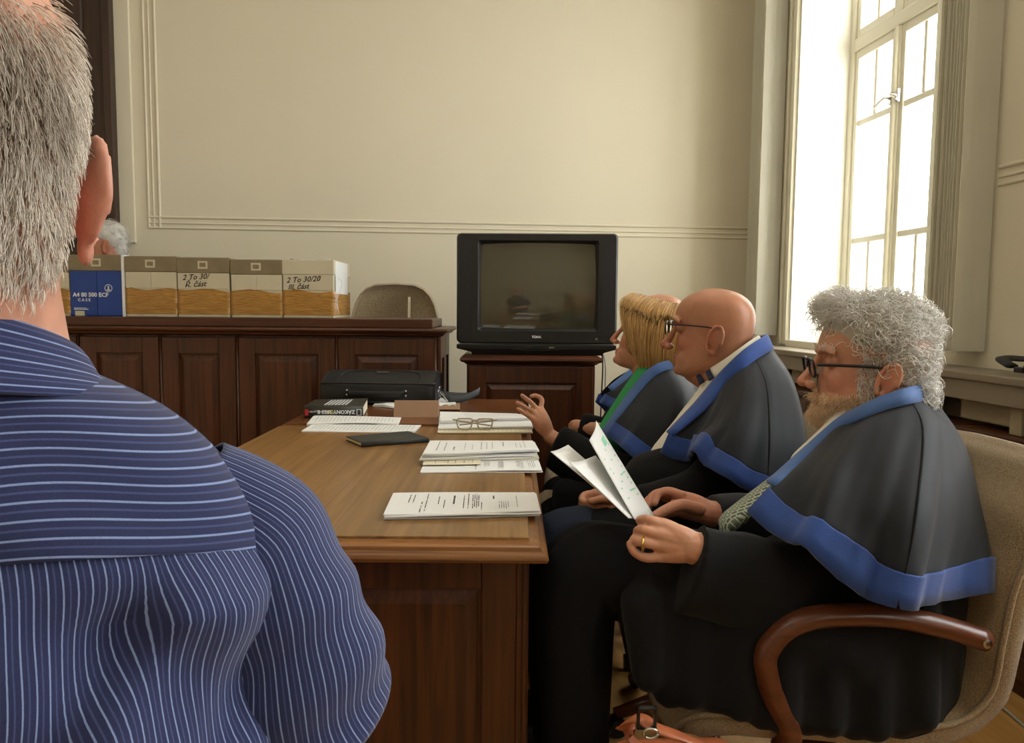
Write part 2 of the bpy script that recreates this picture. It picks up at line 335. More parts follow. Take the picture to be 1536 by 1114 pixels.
# ------------------------------------------------------------------ vertical blinds, drawn open, a stack each side of the window
def blind(y0, y1, n, label, toward):
    t = thing('vertical_blind', label, 'blind', (1.885, (y0+y1)/2, 1.0))
    obj('headrail', MB().box((1.855, y0-.03, 3.3), (1.915, y1+.03, 3.345)), M['white'], t, world=True, bevel=.004)
    bot = 1.02
    for k in range(n):
        y = y0+(y1-y0)*k/(n-1); tw = random.uniform(-.006, .006) if k else 0
        zb = bot+random.uniform(0, .006)
        xs = np.linspace(1.818, 1.945, 5); P = np.array([[(x, y+tw*(x-1.88)/.06+.004*math.sin((x-1.818)/.127*pi), z) for x in xs] for z in (zb, zb+.035, 2.2, 3.3)])
        s_ = obj('slat', MB().grid(P), M['blind'], t, world=True, solid=.0012)
        obj('hem_weight', MB().box((1.825, y-.0015, zb-.001), (1.938, y+.0035, zb+.034)), M['blind'], s_, world=True)
    # bead chain joining the slat feet, with loose ends
    m = MB()
    for x in (1.822, 1.941):
        for i in range(int((y1-y0)/.007)):
            m.ell((x, y0+i*.007, bot-.006+.004*math.sin(i*.9)), (.0025,)*3, nu=6, nv=4)
    for i in range(22): m.ell((1.815, y0+.05, bot-.008-i*.006), (.0025,)*3, nu=6, nv=4)
    for i in range(12): m.ell((1.815, y1-.03, bot-.008-i*.006), (.0025,)*3, nu=6, nv=4)
    tag(obj('bead_chain', m, M['white'], t, world=True), kind='stuff')
    return t
blind(2.53, 2.70, 11, 'cream vertical blind gathered beside the window, above the ledge with the black bag', 1)
blind(4.19, 4.34, 10, 'cream vertical blind gathered in the room corner behind the bald man', 1)

# ------------------------------------------------------------------ ledge under the windows
LX = 1.75
ws = thing('window_ledge', 'long grey brown ledge with deep apron running under the window', 'ledge', (1.85, 1., 0))
y0, y1 = -3.1, 4.585
obj('ledge_top', MB().box((LX, y0, .935), (WINX-.003, y1, .962)), M['grey'], ws, world=True, bevel=.005)
obj('apron', MB().box((LX+.012, y0, .868), (LX+.04, y1, .935)), M['grey'], ws, world=True, bevel=.003)
obj('back_panel', MB().box((1.9, y0, .0), (1.93, y1, .935)), M['panel'], ws, world=True)
for k, y in enumerate(np.arange(-2.9, 4.5, .42)):
    obj('post', MB().box((LX+.03, y, .781), (LX+.075, y+.05, .868)), M['panel'], ws, world=True, bevel=.004)
    obj('grille_plate', MB().box((LX+.06, y+.05, .80), (LX+.065, y+.31, .868)), M['panel'], ws, world=True)
# run of low wooden cabinets below
k = 0
for y in np.arange(-3.1, 4.5, .55):
    yb = min(y+.545, 4.58)
    t = thing('low_cabinet', 'dark wooden low cupboard with framed doors standing under the window ledge', 'cabinet', ((LX+1.95)/2, (y+yb)/2, 0), group='cupboards under the window ledge')
    obj('body', MB().box((LX+.02, y, .0), (1.898, yb, .76)), M['darky'], t, world=True)
    obj('cabinet_top', MB().box((LX-.01, y, .76), (1.898, yb, .78)), M['darky'], t, world=True, bevel=.004)
    h = (yb-y)/2
    for j in (0, 1):
        a, b = y+j*h+.004, y+(j+1)*h-.004
        dr = obj('door', MB().box((LX, a, .06), (LX+.02, a+.055, .745)).box((LX, b-.055, .06), (LX+.02, b, .745)).box((LX, a+.055, .06), (LX+.02, b-.055, .125)).box((LX, a+.055, .68), (LX+.02, b-.055, .745)), M['dark'], t, world=True, bevel=.003)
        obj('door_panel', MB().box((LX+.008, a+.055, .125), (LX+.019, b-.055, .68)), M['dark'], dr, world=True)

# ------------------------------------------------------------------ ceiling lamps (flat panels)
for i, (x, y) in enumerate(LAMPS):
    t = thing('ceiling_lamp', 'flat white ceiling light panel with a lit diffuser', 'lamp', (x, y, CEIL-.06), group='ceiling light panels')
    obj('housing', MB().box((-.31, -.16, 0), (.31, .16, .06)), M['white'], t, bevel=.004)
    em, nt, p = newmat('diffuser_light') if i == 0 else (em, None, None)
    if nt: p.inputs['Emission Color'].default_value = (1, .95, .86, 1); p.inputs['Emission Strength'].default_value = 8; p.inputs['Base Color'].default_value = (.9, .9, .88, 1)
    obj('diffuser', MB().box((-.29, -.14, -.008), (.29, .14, 0)), em, t)
# ------------------------------------------------------------------ furniture, in the table's frame (u right, v away from the viewer)
CY, SY = math.cos(YAW), math.sin(YAW)
def T(u, v, z=0): return np.array([u*CY+v*SY, -u*SY+v*CY, z])
def tthing(name, label, cat, u, v, z=0, rz=0, group=None): return thing(name, label, cat, T(u, v, z), -YAW+rz, group)
def U(px, v): return (px-768)/FPX*v
def raised_panel(u0, u1, z0, z1, v, rail, mat, parent, name='door', proud=.012, bev=.03):
    """frame and raised field, facing -v (local y); u,z local"""
    fr = MB().box((u0, v-.02, z0), (u0+rail, v, z1)).box((u1-rail, v-.02, z0), (u1, v, z1)).box((u0+rail, v-.02, z1-rail), (u1-rail, v, z1)).box((u0+rail, v-.02, z0), (u1-rail, v, z0+rail))
    o = obj(name, fr, mat, parent, bevel=.003)
    a, b, c, d = u0+rail, u1-rail, z0+rail, z1-rail
    P = []
    for ins, y in ((0, v), (0, v-.006), (.006, v-.006), (bev, v-.006-proud), (bev+.004, v-.006-proud)):
        P.append([(a+ins, y, c+ins), (b-ins, y, c+ins), (b-ins, y, d-ins), (a+ins, y, d-ins)])
    m = MB().grid(np.array(P), cv=True); n = m.n; m.f.append((n-4, n-3, n-2, n-1)); m.f.append((3, 2, 1, 0))
    obj('field', m, mat, o, bevel=0)
    return o
def moulding(u0, u1, v0, v1, prof, bottom=True):
    """rectangular ring sections: prof = [(inset, z)...] from top to bottom"""
    P = [[(u0+i, v0+i, z), (u1-i, v0+i, z), (u1-i, v1-i, z), (u0+i, v1-i, z)] for i, z in prof]
    m = MB().grid(np.array(P)[::-1], cv=True); n = m.n; m.f.append((n-4, n-3, n-2, n-1)); m.f.append((3, 2, 1, 0)); return m

# judges' bench
BV = 3.42; BU1 = U(655, BV); BU0 = -3.0
bench = tthing('judge_bench', 'long dark wooden judges bench with raised panels, cardboard boxes standing on it', 'bench', -1.6, 3.7)
def bl(u, v): return u+1.6, v-3.7
b0, b1 = BU0+1.6, BU1+1.6; f0 = BV-3.7
obj('carcass', MB().box((b0, f0, 0), (b1, f0+.45, 1.03)), M['dark'], bench)
prof = [(.03, 1.068), (.008, 1.066), (.0, 1.058), (.004, 1.050), (.016, 1.044), (.02, 1.036), (.034, 1.030)]
obj('cornice', moulding(b0-.04, b1+.052, f0-.062, f0+.50, prof), M['darkx'], bench, smooth=True, angle=35)
obj('plinth', moulding(b0-.02, b1+.02, f0-.045, f0+.46, [(0, .1), (.006, .11), (.02, .11)][::-1]+[(0, .001)]), M['darkx'], bench)
obj('ledge', MB().box((b0, f0-.022, 1.068), (b1-.018, f0+.44, 1.108)), M['darkx'], bench, bevel=.004)
edges = [-300, -180, -65, 20, 120, 242.5, 357, 505.5, 655]
for i in range(len(edges)-1):
    a, b = U(edges[i], BV)+1.6, U(edges[i+1], BV)+1.6
    raised_panel(a+.008, b-.008, .13, 1.02, f0-.001, .072, M['dark'], bench, bev=.034)
for i in range(1, len(edges)):
    a = U(edges[i], BV)+1.6
    obj('stile', MB().tube([(a-(0 if i < len(edges)-1 else .006), f0-.016, .11), (a-(0 if i < len(edges)-1 else .006), f0-.016, 1.03)], .006, 8), M['dark'], bench, smooth=True)
# panelled end of the bench (facing right)
for a, b in ((.0, .22), (.23, .45)):
    e = MB().box((b1, f0+a, .12), (b1+.018, f0+a+.05, 1.03)).box((b1, f0+b-.05, .12), (b1+.018, f0+b, 1.03)).box((b1, f0+a+.05, .93), (b1+.018, f0+b-.05, 1.03)).box((b1, f0+a+.05, .12), (b1+.018, f0+b-.05, .22))
    obj('end_panel', e, M['dark'], bench, bevel=.003)

# podium behind the bench
tag(obj('floor', MB().box((XL+.02, 0, 0), (0, 1, .3)), M['floor']), kind='structure')
o = bpy.data.objects['floor.001']; me = o.data; v = [T(-2.6, 4.0), T(BU1+.02, 4.0), T(BU1+.02, 4.0), T(-2.6, 4.0)]
m = MB(); q = [T(-2.9, 4.0), T(BU1+.05, 4.0), T(BU1+.12, 4.575), T(-3.3, 4.3)]
q[2][1] = 4.595; q[3][1] = 4.595
m.prism([(p[0], p[1], 0.001) for p in q], 0, (0, 0, .26)); o.data = m.mesh('podium'); o.data.materials.append(M['darkx'])

# ------------------------------------------------------------------ boxes on the bench
def text_mesh(s, size, mat, parent, origin, ux, uz, name='print', align='LEFT', shear=0, bold=0):
    """flat lettering as mesh: origin + x*ux + y*uz"""
    c = bpy.data.curves.new('t', 'FONT'); c.body = s; c.size = size; c.align_x = align; c.shear = shear; c.resolution_u = 2; c.offset = bold
    o = bpy.data.objects.new('t', c); COL.objects.link(o); dg = bpy.context.evaluated_depsgraph_get()
    me = bpy.data.meshes.new_from_object(o.evaluated_get(dg)); bpy.data.objects.remove(o); bpy.data.curves.remove(c)
    v = mverts(me); ux, uz = np.array(ux, float), np.array(uz, float)
    setverts(me, np.array(origin)+v[:, :1]*ux+v[:, 1:2]*uz)
    return link(name, me, mat, parent)
M['wtext'] = plain('white_print', (225, 228, 232), .6); M['pen'] = plain('marker_pen', (22, 22, 26), .6); M['grey_print'] = plain('grey_print', (120, 120, 122), .7)
BZ = 1.108; BXV = 3.50
def carton(p0, p1, ytop, kind, label, writing=None):
    u0, u1 = U(p0, BXV)+.002, U(p1, BXV)-.002; W = u1-u0; dpt = .33
    zt = 1.16+((462+(p0+p1)/2*.008-6.1)-ytop)/FPX*BXV; h = zt-BZ
    t = tthing('cardboard_box', label, 'box', (u0+u1)/2, BXV+dpt/2, BZ, random.uniform(-.012, .012), 'boxes of files on the bench')
    x0, x1, y0, y1 = -W/2, W/2, -dpt/2, dpt/2
    tz = h*(.46 if kind != 'blue' else 0); bz = h*.64
    if kind == 'blue':
        obj('carton', MB().box((x0, y0, 0), (x1, y1, h-.002)), M['blue'], t, bevel=.003)
    else:
        obj('carton', MB().box((x0, y0, 0), (x1, y1, h-.002)), M['card'], t, bevel=.003)
        m = MB(); n = 14; # crumpled tape wrapped round the lower half, wavy upper edge
        e = .0022
        loop = [(x0-e, y1+e), (x0-e, y0-e)]+[(x0-e+(W+2*e)*k/n, y0-e) for k in range(1, n)]+[(x1+e, y0-e), (x1+e, y1+e)]
        ph = random.random()*6; P = []
        for zf in np.linspace(0, 1, 7):
            P.append([(x, y-(.0016*math.sin(9*zf*3+i*1.3+ph) if 1 < i < len(loop)-2 else 0), .012+zf*(tz-.012)+(zf**2)*.006*math.sin(i*.5+ph)-(.012*zf*(i/len(loop)-.5))) for i, (x, y) in enumerate(loop)])
        obj('tape', MB().grid(np.array(P)), M['tape'], t, smooth=True)
    # shiny grey lid band with a small label, the front flaps meeting in the middle
    if kind != 'plain':
        lid = obj('lid', MB().box((x0-.003, y0-.004, h*.74), (x1+.003, y1+.004, h)), M['greyband'], t, bevel=.004)
        obj('label_frame', MB().box((-.022, y0-.006, h*.81), (.022, y0-.0045, h*.94)), M['card'], lid)
        obj('label_print', MB().box((-.014, y0-.0068, h*.84), (.014, y0-.006, h*.91)), M['greyband'], lid)
    else:
        lid = obj('lid', MB().box((x0-.003, y0-.004, h*.74), (x1+.003, y1+.004, h)), M['card'], t, bevel=.004)
    zb = tz if kind != 'blue' else .0
    for a, b in ((x0+.002, -.0015), (.0015, x1-.002)):
        obj('flap', MB().box((a, y0-.0025, zb+.004), (b, y0-.0003, h*.735)), M['blue'] if kind == 'blue' else M['card'], t, bevel=.0008)
    if kind == 'blue':
        fx, fz = (1, 0, 0), (0, 0, 1)
        text_mesh('A4 80 500 ECF', .026, M['wtext'], t, (x0+.012, y0-.003, h*.32), fx, fz, bold=.0008)
        text_mesh('C A S E', .018, M['wtext'], t, (x0+.034, y0-.003, h*.245), fx, fz, bold=.0006)
        m = MB(); cx, cz = x1-.07, h*.46
        th = np.linspace(0, 2*pi, 25); m.grid([[(cx+r*math.cos(a), y0-.003, cz+r*math.sin(a)) for a in th] for r in (.015, .0175)])
        m.box((cx-.003, y0-.0034, cz-.008), (cx+.003, y0-.003, cz+.01)).box((cx-.009, y0-.0034, cz-.011), (cx+.009, y0-.003, cz-.007))
        obj('emblem', m, M['wtext'], t)
        obj('sticker', MB().box((x0+.02, y0-.0034, .002), (x0+.062, y0-.003, .024)), M['card'], t)
        obj('line_print', MB().box((x0+.015, y0-.0034, .03), (x0+.08, y0-.003, .034)).box((x0+.015, y0-.0034, .037), (x0+.07, y0-.003, .039)), M['wtext'], t)
        obj('sealing_tape', MB().box((x1-.008, y0-.005, .0), (x1+.004, y0-.0042, h)).box((x1+.0032, y0-.005, 0), (x1+.0042, y0+.08, h)), M['paper'], t)
    if writing:
        for s, sx, sz, sh, sc in writing:
            text_mesh(s, sc, M['pen'], t, (x0+sx*W, y0-(.0032), sz*h), (1, 0, .06), (0, 0, 1), 'handwriting', shear=.3, bold=.0006)
    return t, x0, x1, y0, y1, h
carton(20, 107, 386, 'band', 'taped cardboard box left of the blue box, mostly hidden behind the seated man')
carton(107, 188.5, 383, 'blue', 'blue paper carton with white lettering among the taped boxes on the bench')
carton(190, 267, 385, 'band', 'white cardboard box with brown tape standing beside the blue carton')
carton(267.5, 346, 387, 'band', 'taped cardboard box with two lines of handwriting and a grey lid', [('2 To 30/', .1, .62, .3, .034), ('\u0158. \u010d\u00e1st', .14, .5, .3, .034)])
carton(347, 424, 390, 'band', 'taped box with grey lid and no writing, beside the all white box')
bx = carton(425, 502, 390, 'plain', 'white lidded box at the end of the row beside the chair, handwriting on it', [('2 To 30/20', .07, .6, .3, .034), ('III. \u010d\u00e1st', .1, .485, .3, .032)])
t = bx[0]; x1, y0, h = bx[2], bx[3], bx[5]
obj('side_sheet', MB().box((x1+.003, y0+.02, h*.42), (x1+.0045, y0+.27, h*.98)), M['paper'], t)
obj('string', MB().tube(crom([(x1+.006, y0+.05, h*.7), (x1+.03, y0+.03, h*.62), (x1+.02, y0+.03, h*.45), (x1+.008, y0+.03, h*.3), (x1+.012, y0+.04, .02)], 6), .0012, 5), M['paper'], t)
# loose sheets lying on two of the boxes
def sheet_grid(c, ux, uy, w, l, z0, curl=0, n=9, ph=0):
    c, ux, uy = np.array(c, float), np.array(ux, float), np.array(uy, float)
    return np.array([[c+ux*w*(i/n-.5)+uy*l*(j/n-.5)+np.array([0, 0, z0+curl*((i/n-.5)**2*4*(.6+.4*math.sin(3*j/n+ph)))]) for i in range(n+1)] for j in range(n+1)])
for pxa, yt, lab in ((465, 390, 'curled white sheet lying on the white lidded box'), (320, 387, 'thin white sheet lying on the handwritten box with grey lid')):
    u = U(pxa, 3.66); zt = 1.16+((462+pxa*.008-6.1)-yt)/FPX*BXV
    single('paper_sheet', MB().grid(sheet_grid(T(u, 3.66, zt), T(1, .1), T(-.1, 1), .19, .22, .003, .012 if pxa > 400 else .004)), M['paper'], lab, 'paper', 'loose sheets on the boxes', smooth=True, solid=.0006)

# ------------------------------------------------------------------ television on its cabinet
st = tthing('tv_cabinet', 'dark wooden cabinet with a raised panel under the television', 'cabinet', U(798, 3.74), 3.74)
c0 = U(798, 3.74); u0, u1 = U(700, 3.5)-c0, U(893, 3.5)-c0; vf = 3.5-3.74
obj('body', MB().box((u0, vf, 0), (u1, vf+.46, .905)), M['dark'], st, bevel=.004)
raised_panel(u0+.01, u1-.01, .06, .895, vf, .075, M['dark'], st, 'door', bev=.03)
obj('cabinet_top', moulding(u0-.03, u1+.032, vf-.05, vf+.48, [(.012, .938), (.002, .934), (0, .925), (.006, .918), (.02, .912), (.028, .905)]), M['darkx'], st, smooth=True, angle=35)
obj('knob', MB().lathe([(.004, 0), (.011, .008), (.012, .014), (.006, .02)], seg=12), M['metal'], st).matrix_local = Matrix.Translation((u1-.05, vf-.02, .5)) @ Matrix.Rotation(pi/2, 4, 'X')

tvw = U(925, 3.6)-U(683, 3.58)
tv = tthing('television', 'big black tube television with a grey glass screen on the wooden cabinet', 'television', U(804, 3.62), 3.62, .938, -.03)
w2 = tvw/2; H0, H1 = .055, .572
sx0, sx1, sz0, sz1 = -w2+.105, w2-.093, .118, .535      # screen opening
def rr(x0, x1, z0, z1, y, r, n=4):
    P = []
    for cx, cz, a0 in ((x1-r, z0+r, -pi/2), (x1-r, z1-r, 0), (x0+r, z1-r, pi/2), (x0+r, z0+r, pi)):
        for k in range(n+1): a = a0+pi/2*k/n; P.append((cx+r*math.cos(a), y, cz+r*math.sin(a)))
    return P
m = MB().grid(np.array([rr(sx0+.012, sx1-.012, sz0+.012, sz1-.012, .03, .012), rr(sx0, sx1, sz0, sz1, .006, .012), rr(sx0-.004, sx1+.004, sz0-.004, sz1+.004, 0, .012),
    rr(-w2+.008, w2-.008, H0+.006, H1-.006, 0, .02), rr(-w2, w2, H0, H1, .012, .022), rr(-w2, w2, H0, H1, .10, .022), rr(-w2+.03, w2-.03, H0+.02, H1-.02, .13, .03), rr(-.25, .25, .09, .48, .38, .05), rr(-.2, .2, .12, .44, .42, .05)]), cv=True)
n = m.n; k = 20; m.f.append(tuple(range(n-k, n)))
obj('housing', m, M['tvb'], tv, smooth=True, angle=40)
def scrmat():
    m, nt, p = newmat('crt_glass'); p.inputs['Base Color'].default_value = (*srgb(72, 69, 54), 1); p.inputs['Roughness'].default_value = .06; p.inputs['IOR'].default_value = 1.6
    p.inputs['Coat Weight'].default_value = 1; p.inputs['Coat Roughness'].default_value = .02
    L = nt.links.new; tc = N(nt, 'ShaderNodeTexCoord'); n = N(nt, 'ShaderNodeTexNoise', i_Scale=3); L(tc.outputs['Object'], n.inputs[0])
    r = N(nt, 'ShaderNodeMapRange'); r.inputs['To Min'].default_value = .012; r.inputs['To Max'].default_value = .03; L(n.outputs['Fac'], r.inputs['Value']); L(r.outputs[0], p.inputs['Roughness']); return m
G = [[(x, .028-.026*(1-(2*(x-sx0)/(sx1-sx0)-1)**2*.5-(2*(z-sz0)/(sz1-sz0)-1)**2*.5)+.006, z) for x in np.linspace(sx0-.002, sx1+.002, 17)] for z in np.linspace(sz0-.002, sz1+.002, 13)]
obj('screen', MB().grid(G), scrmat(), tv, smooth=True)
# speaker grooves, lower base with control strip, logo
for s in (-1, 1):
    xa = s*(w2-.045); obj('speaker_grille', MB().box((xa-.028, -.0015, H0+.05), (xa+.028, .002, H1-.05)), M['black'], tv)
m = MB().grid(np.array([[(-w2, .004, .05), (w2, .004, .05), (w2, .2, .05), (-w2, .2, .05)], [(-w2, .006, .03), (w2, .006, .03), (w2, .2, .03), (-w2, .2, .03)], [(-w2+.07, .02, .012), (w2-.06, .02, .012), (w2-.06, .2, .012), (-w2+.07, .2, .012)], [(-w2+.07, .025, 0), (w2-.06, .025, 0), (w2-.06, .3, 0), (-w2+.07, .3, 0)]])[::-1], cv=True)
m.f.append((3, 2, 1, 0)); m.f.append((12, 13, 14, 15))
base = obj('base', m, M['tvb'], tv, bevel=.004)
th = np.linspace(0, pi, 21); m = MB().grid([[(.15*math.cos(a), .003, .044-(.02+q)*math.sin(a)) for a in th] for q in (-.003, .003)])
obj('control_strip', m, M['blackm'], base)
for i in range(5): obj('button', MB().box((-.06+i*.02, -.001, .036), (-.05+i*.02, .004, .041)), M['tvb'], base)
obj('jack_cover', MB().box((.06, -.001, .034), (.085, .004, .041)), M['grey'], base)
text_mesh('TEMA', .016, M['wtext'], tv, (-.022, -.001, .082), (1.1, 0, 0), (0, 0, 1), 'lettering', bold=.0006)
obj('indicator', MB().box((w2-.1, -.002, .075), (w2-.09, .001, .085)), M['grey'], tv)
for k, (dx, mt) in enumerate(((0, 'cable'), (.012, 'cablew'))):
    p0 = T(U(897, 3.62)+dx*.5, 3.75, .95)
    pts = [T(U(880, 3.8), 3.9, .985), T(U(897, 3.75)+.01, 3.8, .95), T(U(905, 3.7)+dx, 3.72, .90), T(U(905, 3.7)+dx*1.5-.004, 3.72, .7), T(U(902, 3.7)+dx*2, 3.74, .3), T(U(908, 3.7)+dx, 3.8, .006), T(U(930, 3.8)+dx, 4.3, .006)]
    single('power_cable' if k == 0 else 'aerial_cable', MB().tube(crom(pts, 8), .0035, 6), M[mt], ['black cable hanging from the television down beside the cabinet', 'pale grey cable hanging from the television down beside the cabinet'][k], 'cable', smooth=True)

# ------------------------------------------------------------------ tables
def desk(u0, u1, v0, v1, name, label, mt, z=.767):
    t = tthing(name, label, 'table', (u0+u1)/2, (v0+v1)/2); hu, hv = (u1-u0)/2, (v1-v0)/2
    prof = [(.036, z-.002), (.032, z-.007), (.020, z-.010), (.014, z-.013), (.012, z-.019), (.006, z-.022), (.002, z-.026), (0, z-.031), (.003, z-.037), (.014, z-.040)]
    obj('edge_moulding', moulding(-hu, hu, -hv, hv, prof), M['edge'], t, smooth=True, angle=30)
    obj('table_top', MB().box((-hu+.033, -hv+.033, z-.02), (hu-.033, hv-.033, z)), mt, t, bevel=.002)
    a, b = hu-.032, hv-.055
    zb = z-.04
    # closed ends with a raised panel each, a modesty board on the far long side, open on the sitters' side
    raised_panel(-a+.022, a-.022, .03, zb, -b+.02, .062, M['dark'], t, 'end_panel', .008, .03)
    obj('end_board', MB().box((-a+.022, -b+.02, .02), (a-.022, -b+.045, zb)), M['dark'], t)
    obj('end_board', MB().box((-a+.022, b-.045, .02), (a-.022, b-.02, zb)), M['dark'], t)
    obj('side_board', MB().box((-a+.01, -b+.05, .1), (-a+.035, b-.05, zb)), M['darky'], t)
    obj('side_rail', MB().box((a-.03, -b+.05, zb-.07), (a-.012, b-.05, zb)), M['darky'], t)
    for sx in (-1, 1):
        for sy in (-1, 1):
            x, y = sx*(a-.011), sy*(b-.011)
            obj('post', MB().box((x-.011, y-.011, 0), (x+.011, y+.011, zb)).tube([(x+sx*.004, y+sy*.011, .04), (x+sx*.004, y+sy*.011, zb-.01)], .006, 8), M['dark'], t, bevel=.003)
    return t
TZ = .767; TU0, TU1 = -.80, .065
desk(TU0, TU1, 1.262, 2.535, 'conference_table', 'long oak topped table with moulded edge in front of the seated men', M['top'])
desk(TU0, TU1, 2.538, 3.33, 'side_table', 'darker brown table pushed against the far end of the oak topped table', M['top2'])

# ------------------------------------------------------------------ office armchair
def chair_parts(t, arms=True):
    cl = crom([(.30, .40), (.27, .445), (.12, .445), (-.06, .42), (-.19, .43), (-.255, .49), (-.27, .60), (-.285, .70), (-.325, .79), (-.385, .868), (-.41, .895)], 4)
    n = len(cl); s = np.linspace(0, 1, n); hw = np.interp(s, [0, .06, .15, .45, .62, .8, .9, .96, 1], [.16, .215, .235, .225, .235, .245, .225, .17, .07]); ht = np.interp(s, [0, .08, .45, .8, .95, 1], [.02, .045, .04, .045, .036, .012])
    tg = np.gradient(cl, axis=0); tg /= np.linalg.norm(tg, axis=1)[:, None]; nr = np.stack([tg[:, 1], -tg[:, 0]], 1)*-1
    th = np.linspace(0, 2*pi, 28, endpoint=False); e = .62
    P = []
    for i in range(n):
        c, sn = np.cos(th), np.sin(th); y = hw[i]*np.sign(c)*np.abs(c)**e; k = ht[i]*np.sign(sn)*np.abs(sn)**e*(1+.12*math.cos(i*1.6)*(np.abs(c) < .95))
        P.append(np.stack([cl[i, 0]+nr[i, 0]*k, y, cl[i, 1]+nr[i, 1]*k], 1))
    m = MB().grid(np.array(P), cv=True); q = m.n; m.f.append(tuple(range(28))[::-1]); m.f.append(tuple(range(q-28, q)))
    pad = obj('padded_shell', m, M['chair'], t, smooth=True)
    for sd in (-1, 1):
        pts = [(cl[i, 0]-nr[i, 0]*ht[i]*.45, sd*(hw[i]+.002)*.985, cl[i, 1]-nr[i, 1]*ht[i]*.45) for i in range(2, n-1)]
        obj('piping', MB().tube(pts, .0055, 6), M['chair'], pad, smooth=True)
    if arms:
        for sd in (-1, 1):
            ap = crom([(-.205, .606), (-.13, .630), (-.03, .650), (.075, .650), (.137, .630), (.170, .586), (.165, .541), (.150, .500), (.125, .450), (.125, .405), (.09, .378), (0, .372)], 5)
            pts = [(x, sd*(.25 if z > .42 else .25-(.42-z)*1.6), z) for x, z in ap]
            a = obj('armrest', MB().tube(pts, .024, 12, flat=(.95, .8), ref=(0, 1, 0)), M['arm'], t, smooth=True)
            obj('bolt', MB().lathe([(.001, 0), (.008, 0), (.008, .003), (.004, .004)], seg=12), M['metal'], a).matrix_local = Matrix.Translation((-.195, sd*(.27), .609)) @ Matrix.Rotation(-sd*pi/2, 4, 'X')
    obj('column', MB().lathe([(.05, .385), (.05, .36), (.028, .34), (.028, .12), (.035, .1), (.035, .07)]), M['blackm'], t, smooth=True, angle=40)
    for k in range(5):
        a = 2*pi*k/5+.3; d = np.array([math.cos(a), math.sin(a), 0])
        f = obj('foot', MB().tube([d*.02+(0, 0, .095), d*.13+(0, 0, .085), d*.25+(0, 0, .062)], [.026, .022, .016], 8), M['arm'], t, smooth=True)
        obj('castor', MB().tube([d*.245+np.cross(d, (0, 0, 1))*-.02+(0, 0, .027), d*.245+np.cross(d, (0, 0, 1))*.02+(0, 0, .027)], .026, 12), M['blackm'], f, smooth=True, angle=40)
def copy_tree(o, parent=None):
    c = o.copy(); COL.objects.link(c); c.parent = parent
    for ch in o.children: copy_tree(ch, c)
    return c
CH = {'A': (.59, 1.50, pi+.04), 'B': (.53, 2.07, pi-.04), 'C': (.40, 2.63, pi-.04), 'D': (.46, 3.15, pi-.04)}
chA = tthing('office_armchair', 'beige fabric armchair with wooden arms under the bearded man', 'chair', *CH['A'][:2], 0, CH['A'][2], 'beige office armchairs'); chair_parts(chA)
def ccopy(u, v, z, rz, label):
    c = copy_tree(chA); c.location = tuple(T(u, v, z)); c.rotation_euler = (0, 0, -YAW+rz); c['label'] = label; return c
ccopy(*CH['B'][:2], 0, CH['B'][2], 'beige fabric armchair under the bald man with glasses')
ccopy(*CH['C'][:2], 0, CH['C'][2], 'beige fabric armchair under the blonde woman')
ccopy(*CH['D'][:2], 0, CH['D'][2], 'beige fabric armchair under the man behind the blonde woman')
# ------------------------------------------------------------------ papers and things on the tables
def pz(px, py, z): return on(px, py, 2, z)
def lerp4(c, s, t):      # corners: far-left, far-right, near-right, near-left ; s left->right, t far->near
    c = [np.array(q) for q in c]; return (1-t)*((1-s)*c[0]+s*c[1])+t*((1-s)*c[3]+s*c[2])
def wavy(s, t, a, ph): return a*(math.sin(3.1*s+ph)*math.cos(2.3*t+ph*.7)+.4*math.sin(7*s+1.7*ph)*t)
def paper_pile(px4, thick, n, label, lines=(), group='documents on the tables', mat='paper', wave=.0018, name='paper_stack', base=TZ, jitter=.006, extra=None):
    """n loose sheets; px4 = pixel corners of the top sheet, lying thick above base"""
    c = [pz(*p, base+thick) for p in px4]; ctr = sum(c)/4
    t = thing(name, label, 'papers', (ctr[0], ctr[1], base), 0, group)
    for k in range(n):
        zz = (k+1)/n*thick; top = k == n-1; ph = random.random()*6; j = np.array([random.uniform(-1, 1)*jitter, random.uniform(-1, 1)*jitter, 0])*(0 if top else 1)
        th = thick/n*.82
        G = np.array([[lerp4(c, s, q)+j+np.array([0, 0, -thick+zz+(wavy(s, q, wave, ph) if n > 1 else abs(wavy(s, q, wave, ph))) * (zz/thick)]) for s in np.linspace(0, 1, 13)] for q in np.linspace(0, 1, 7)])
        lo = G.copy(); lo[:, :, 2] -= th if n > 1 else .0006
        lo[:, :, 2] = np.maximum(lo[:, :, 2], base+.0002)
        m = MB().grid(G).grid(lo[:, ::-1]); a = 13*7
        ring = [i for i in range(13)]+[r*13+12 for r in range(1, 7)]+[6*13+i for i in range(11, -1, -1)]+[r*13 for r in range(5, 0, -1)]
        def lowidx(i): r, q = divmod(i, 13); return a+r*13+(12-q)
        for i in range(len(ring)):
            p, q = ring[i], ring[(i+1) % len(ring)]; m.f.append((q, p, lowidx(p), lowidx(q)))
        sh = obj('sheet', m, M[mat if not isinstance(mat, list) else mat[k % len(mat)]], t, world=True, smooth=True, angle=40)
        if top and lines:
            pm = MB()
            for (s0, t0, t1, w) in lines:
                for q0 in np.arange(t0, t1-.001, .035):
                    if random.random() < .1: continue
                    q1 = min(q0+random.uniform(.02, .034), t1)
                    qa = [lerp4(c, s, q)+np.array([0, 0, .0006+(wavy(s, q, wave, ph) if n > 1 else abs(wavy(s, q, wave, ph)))]) for s, q in ((s0, q0), (s0+w, q0), (s0+w, q1), (s0, q1))]
                    pm.add(qa, [(0, 3, 2, 1)])
            tag(obj('print', pm, M['ink'], sh, world=True), kind='stuff')
    return t
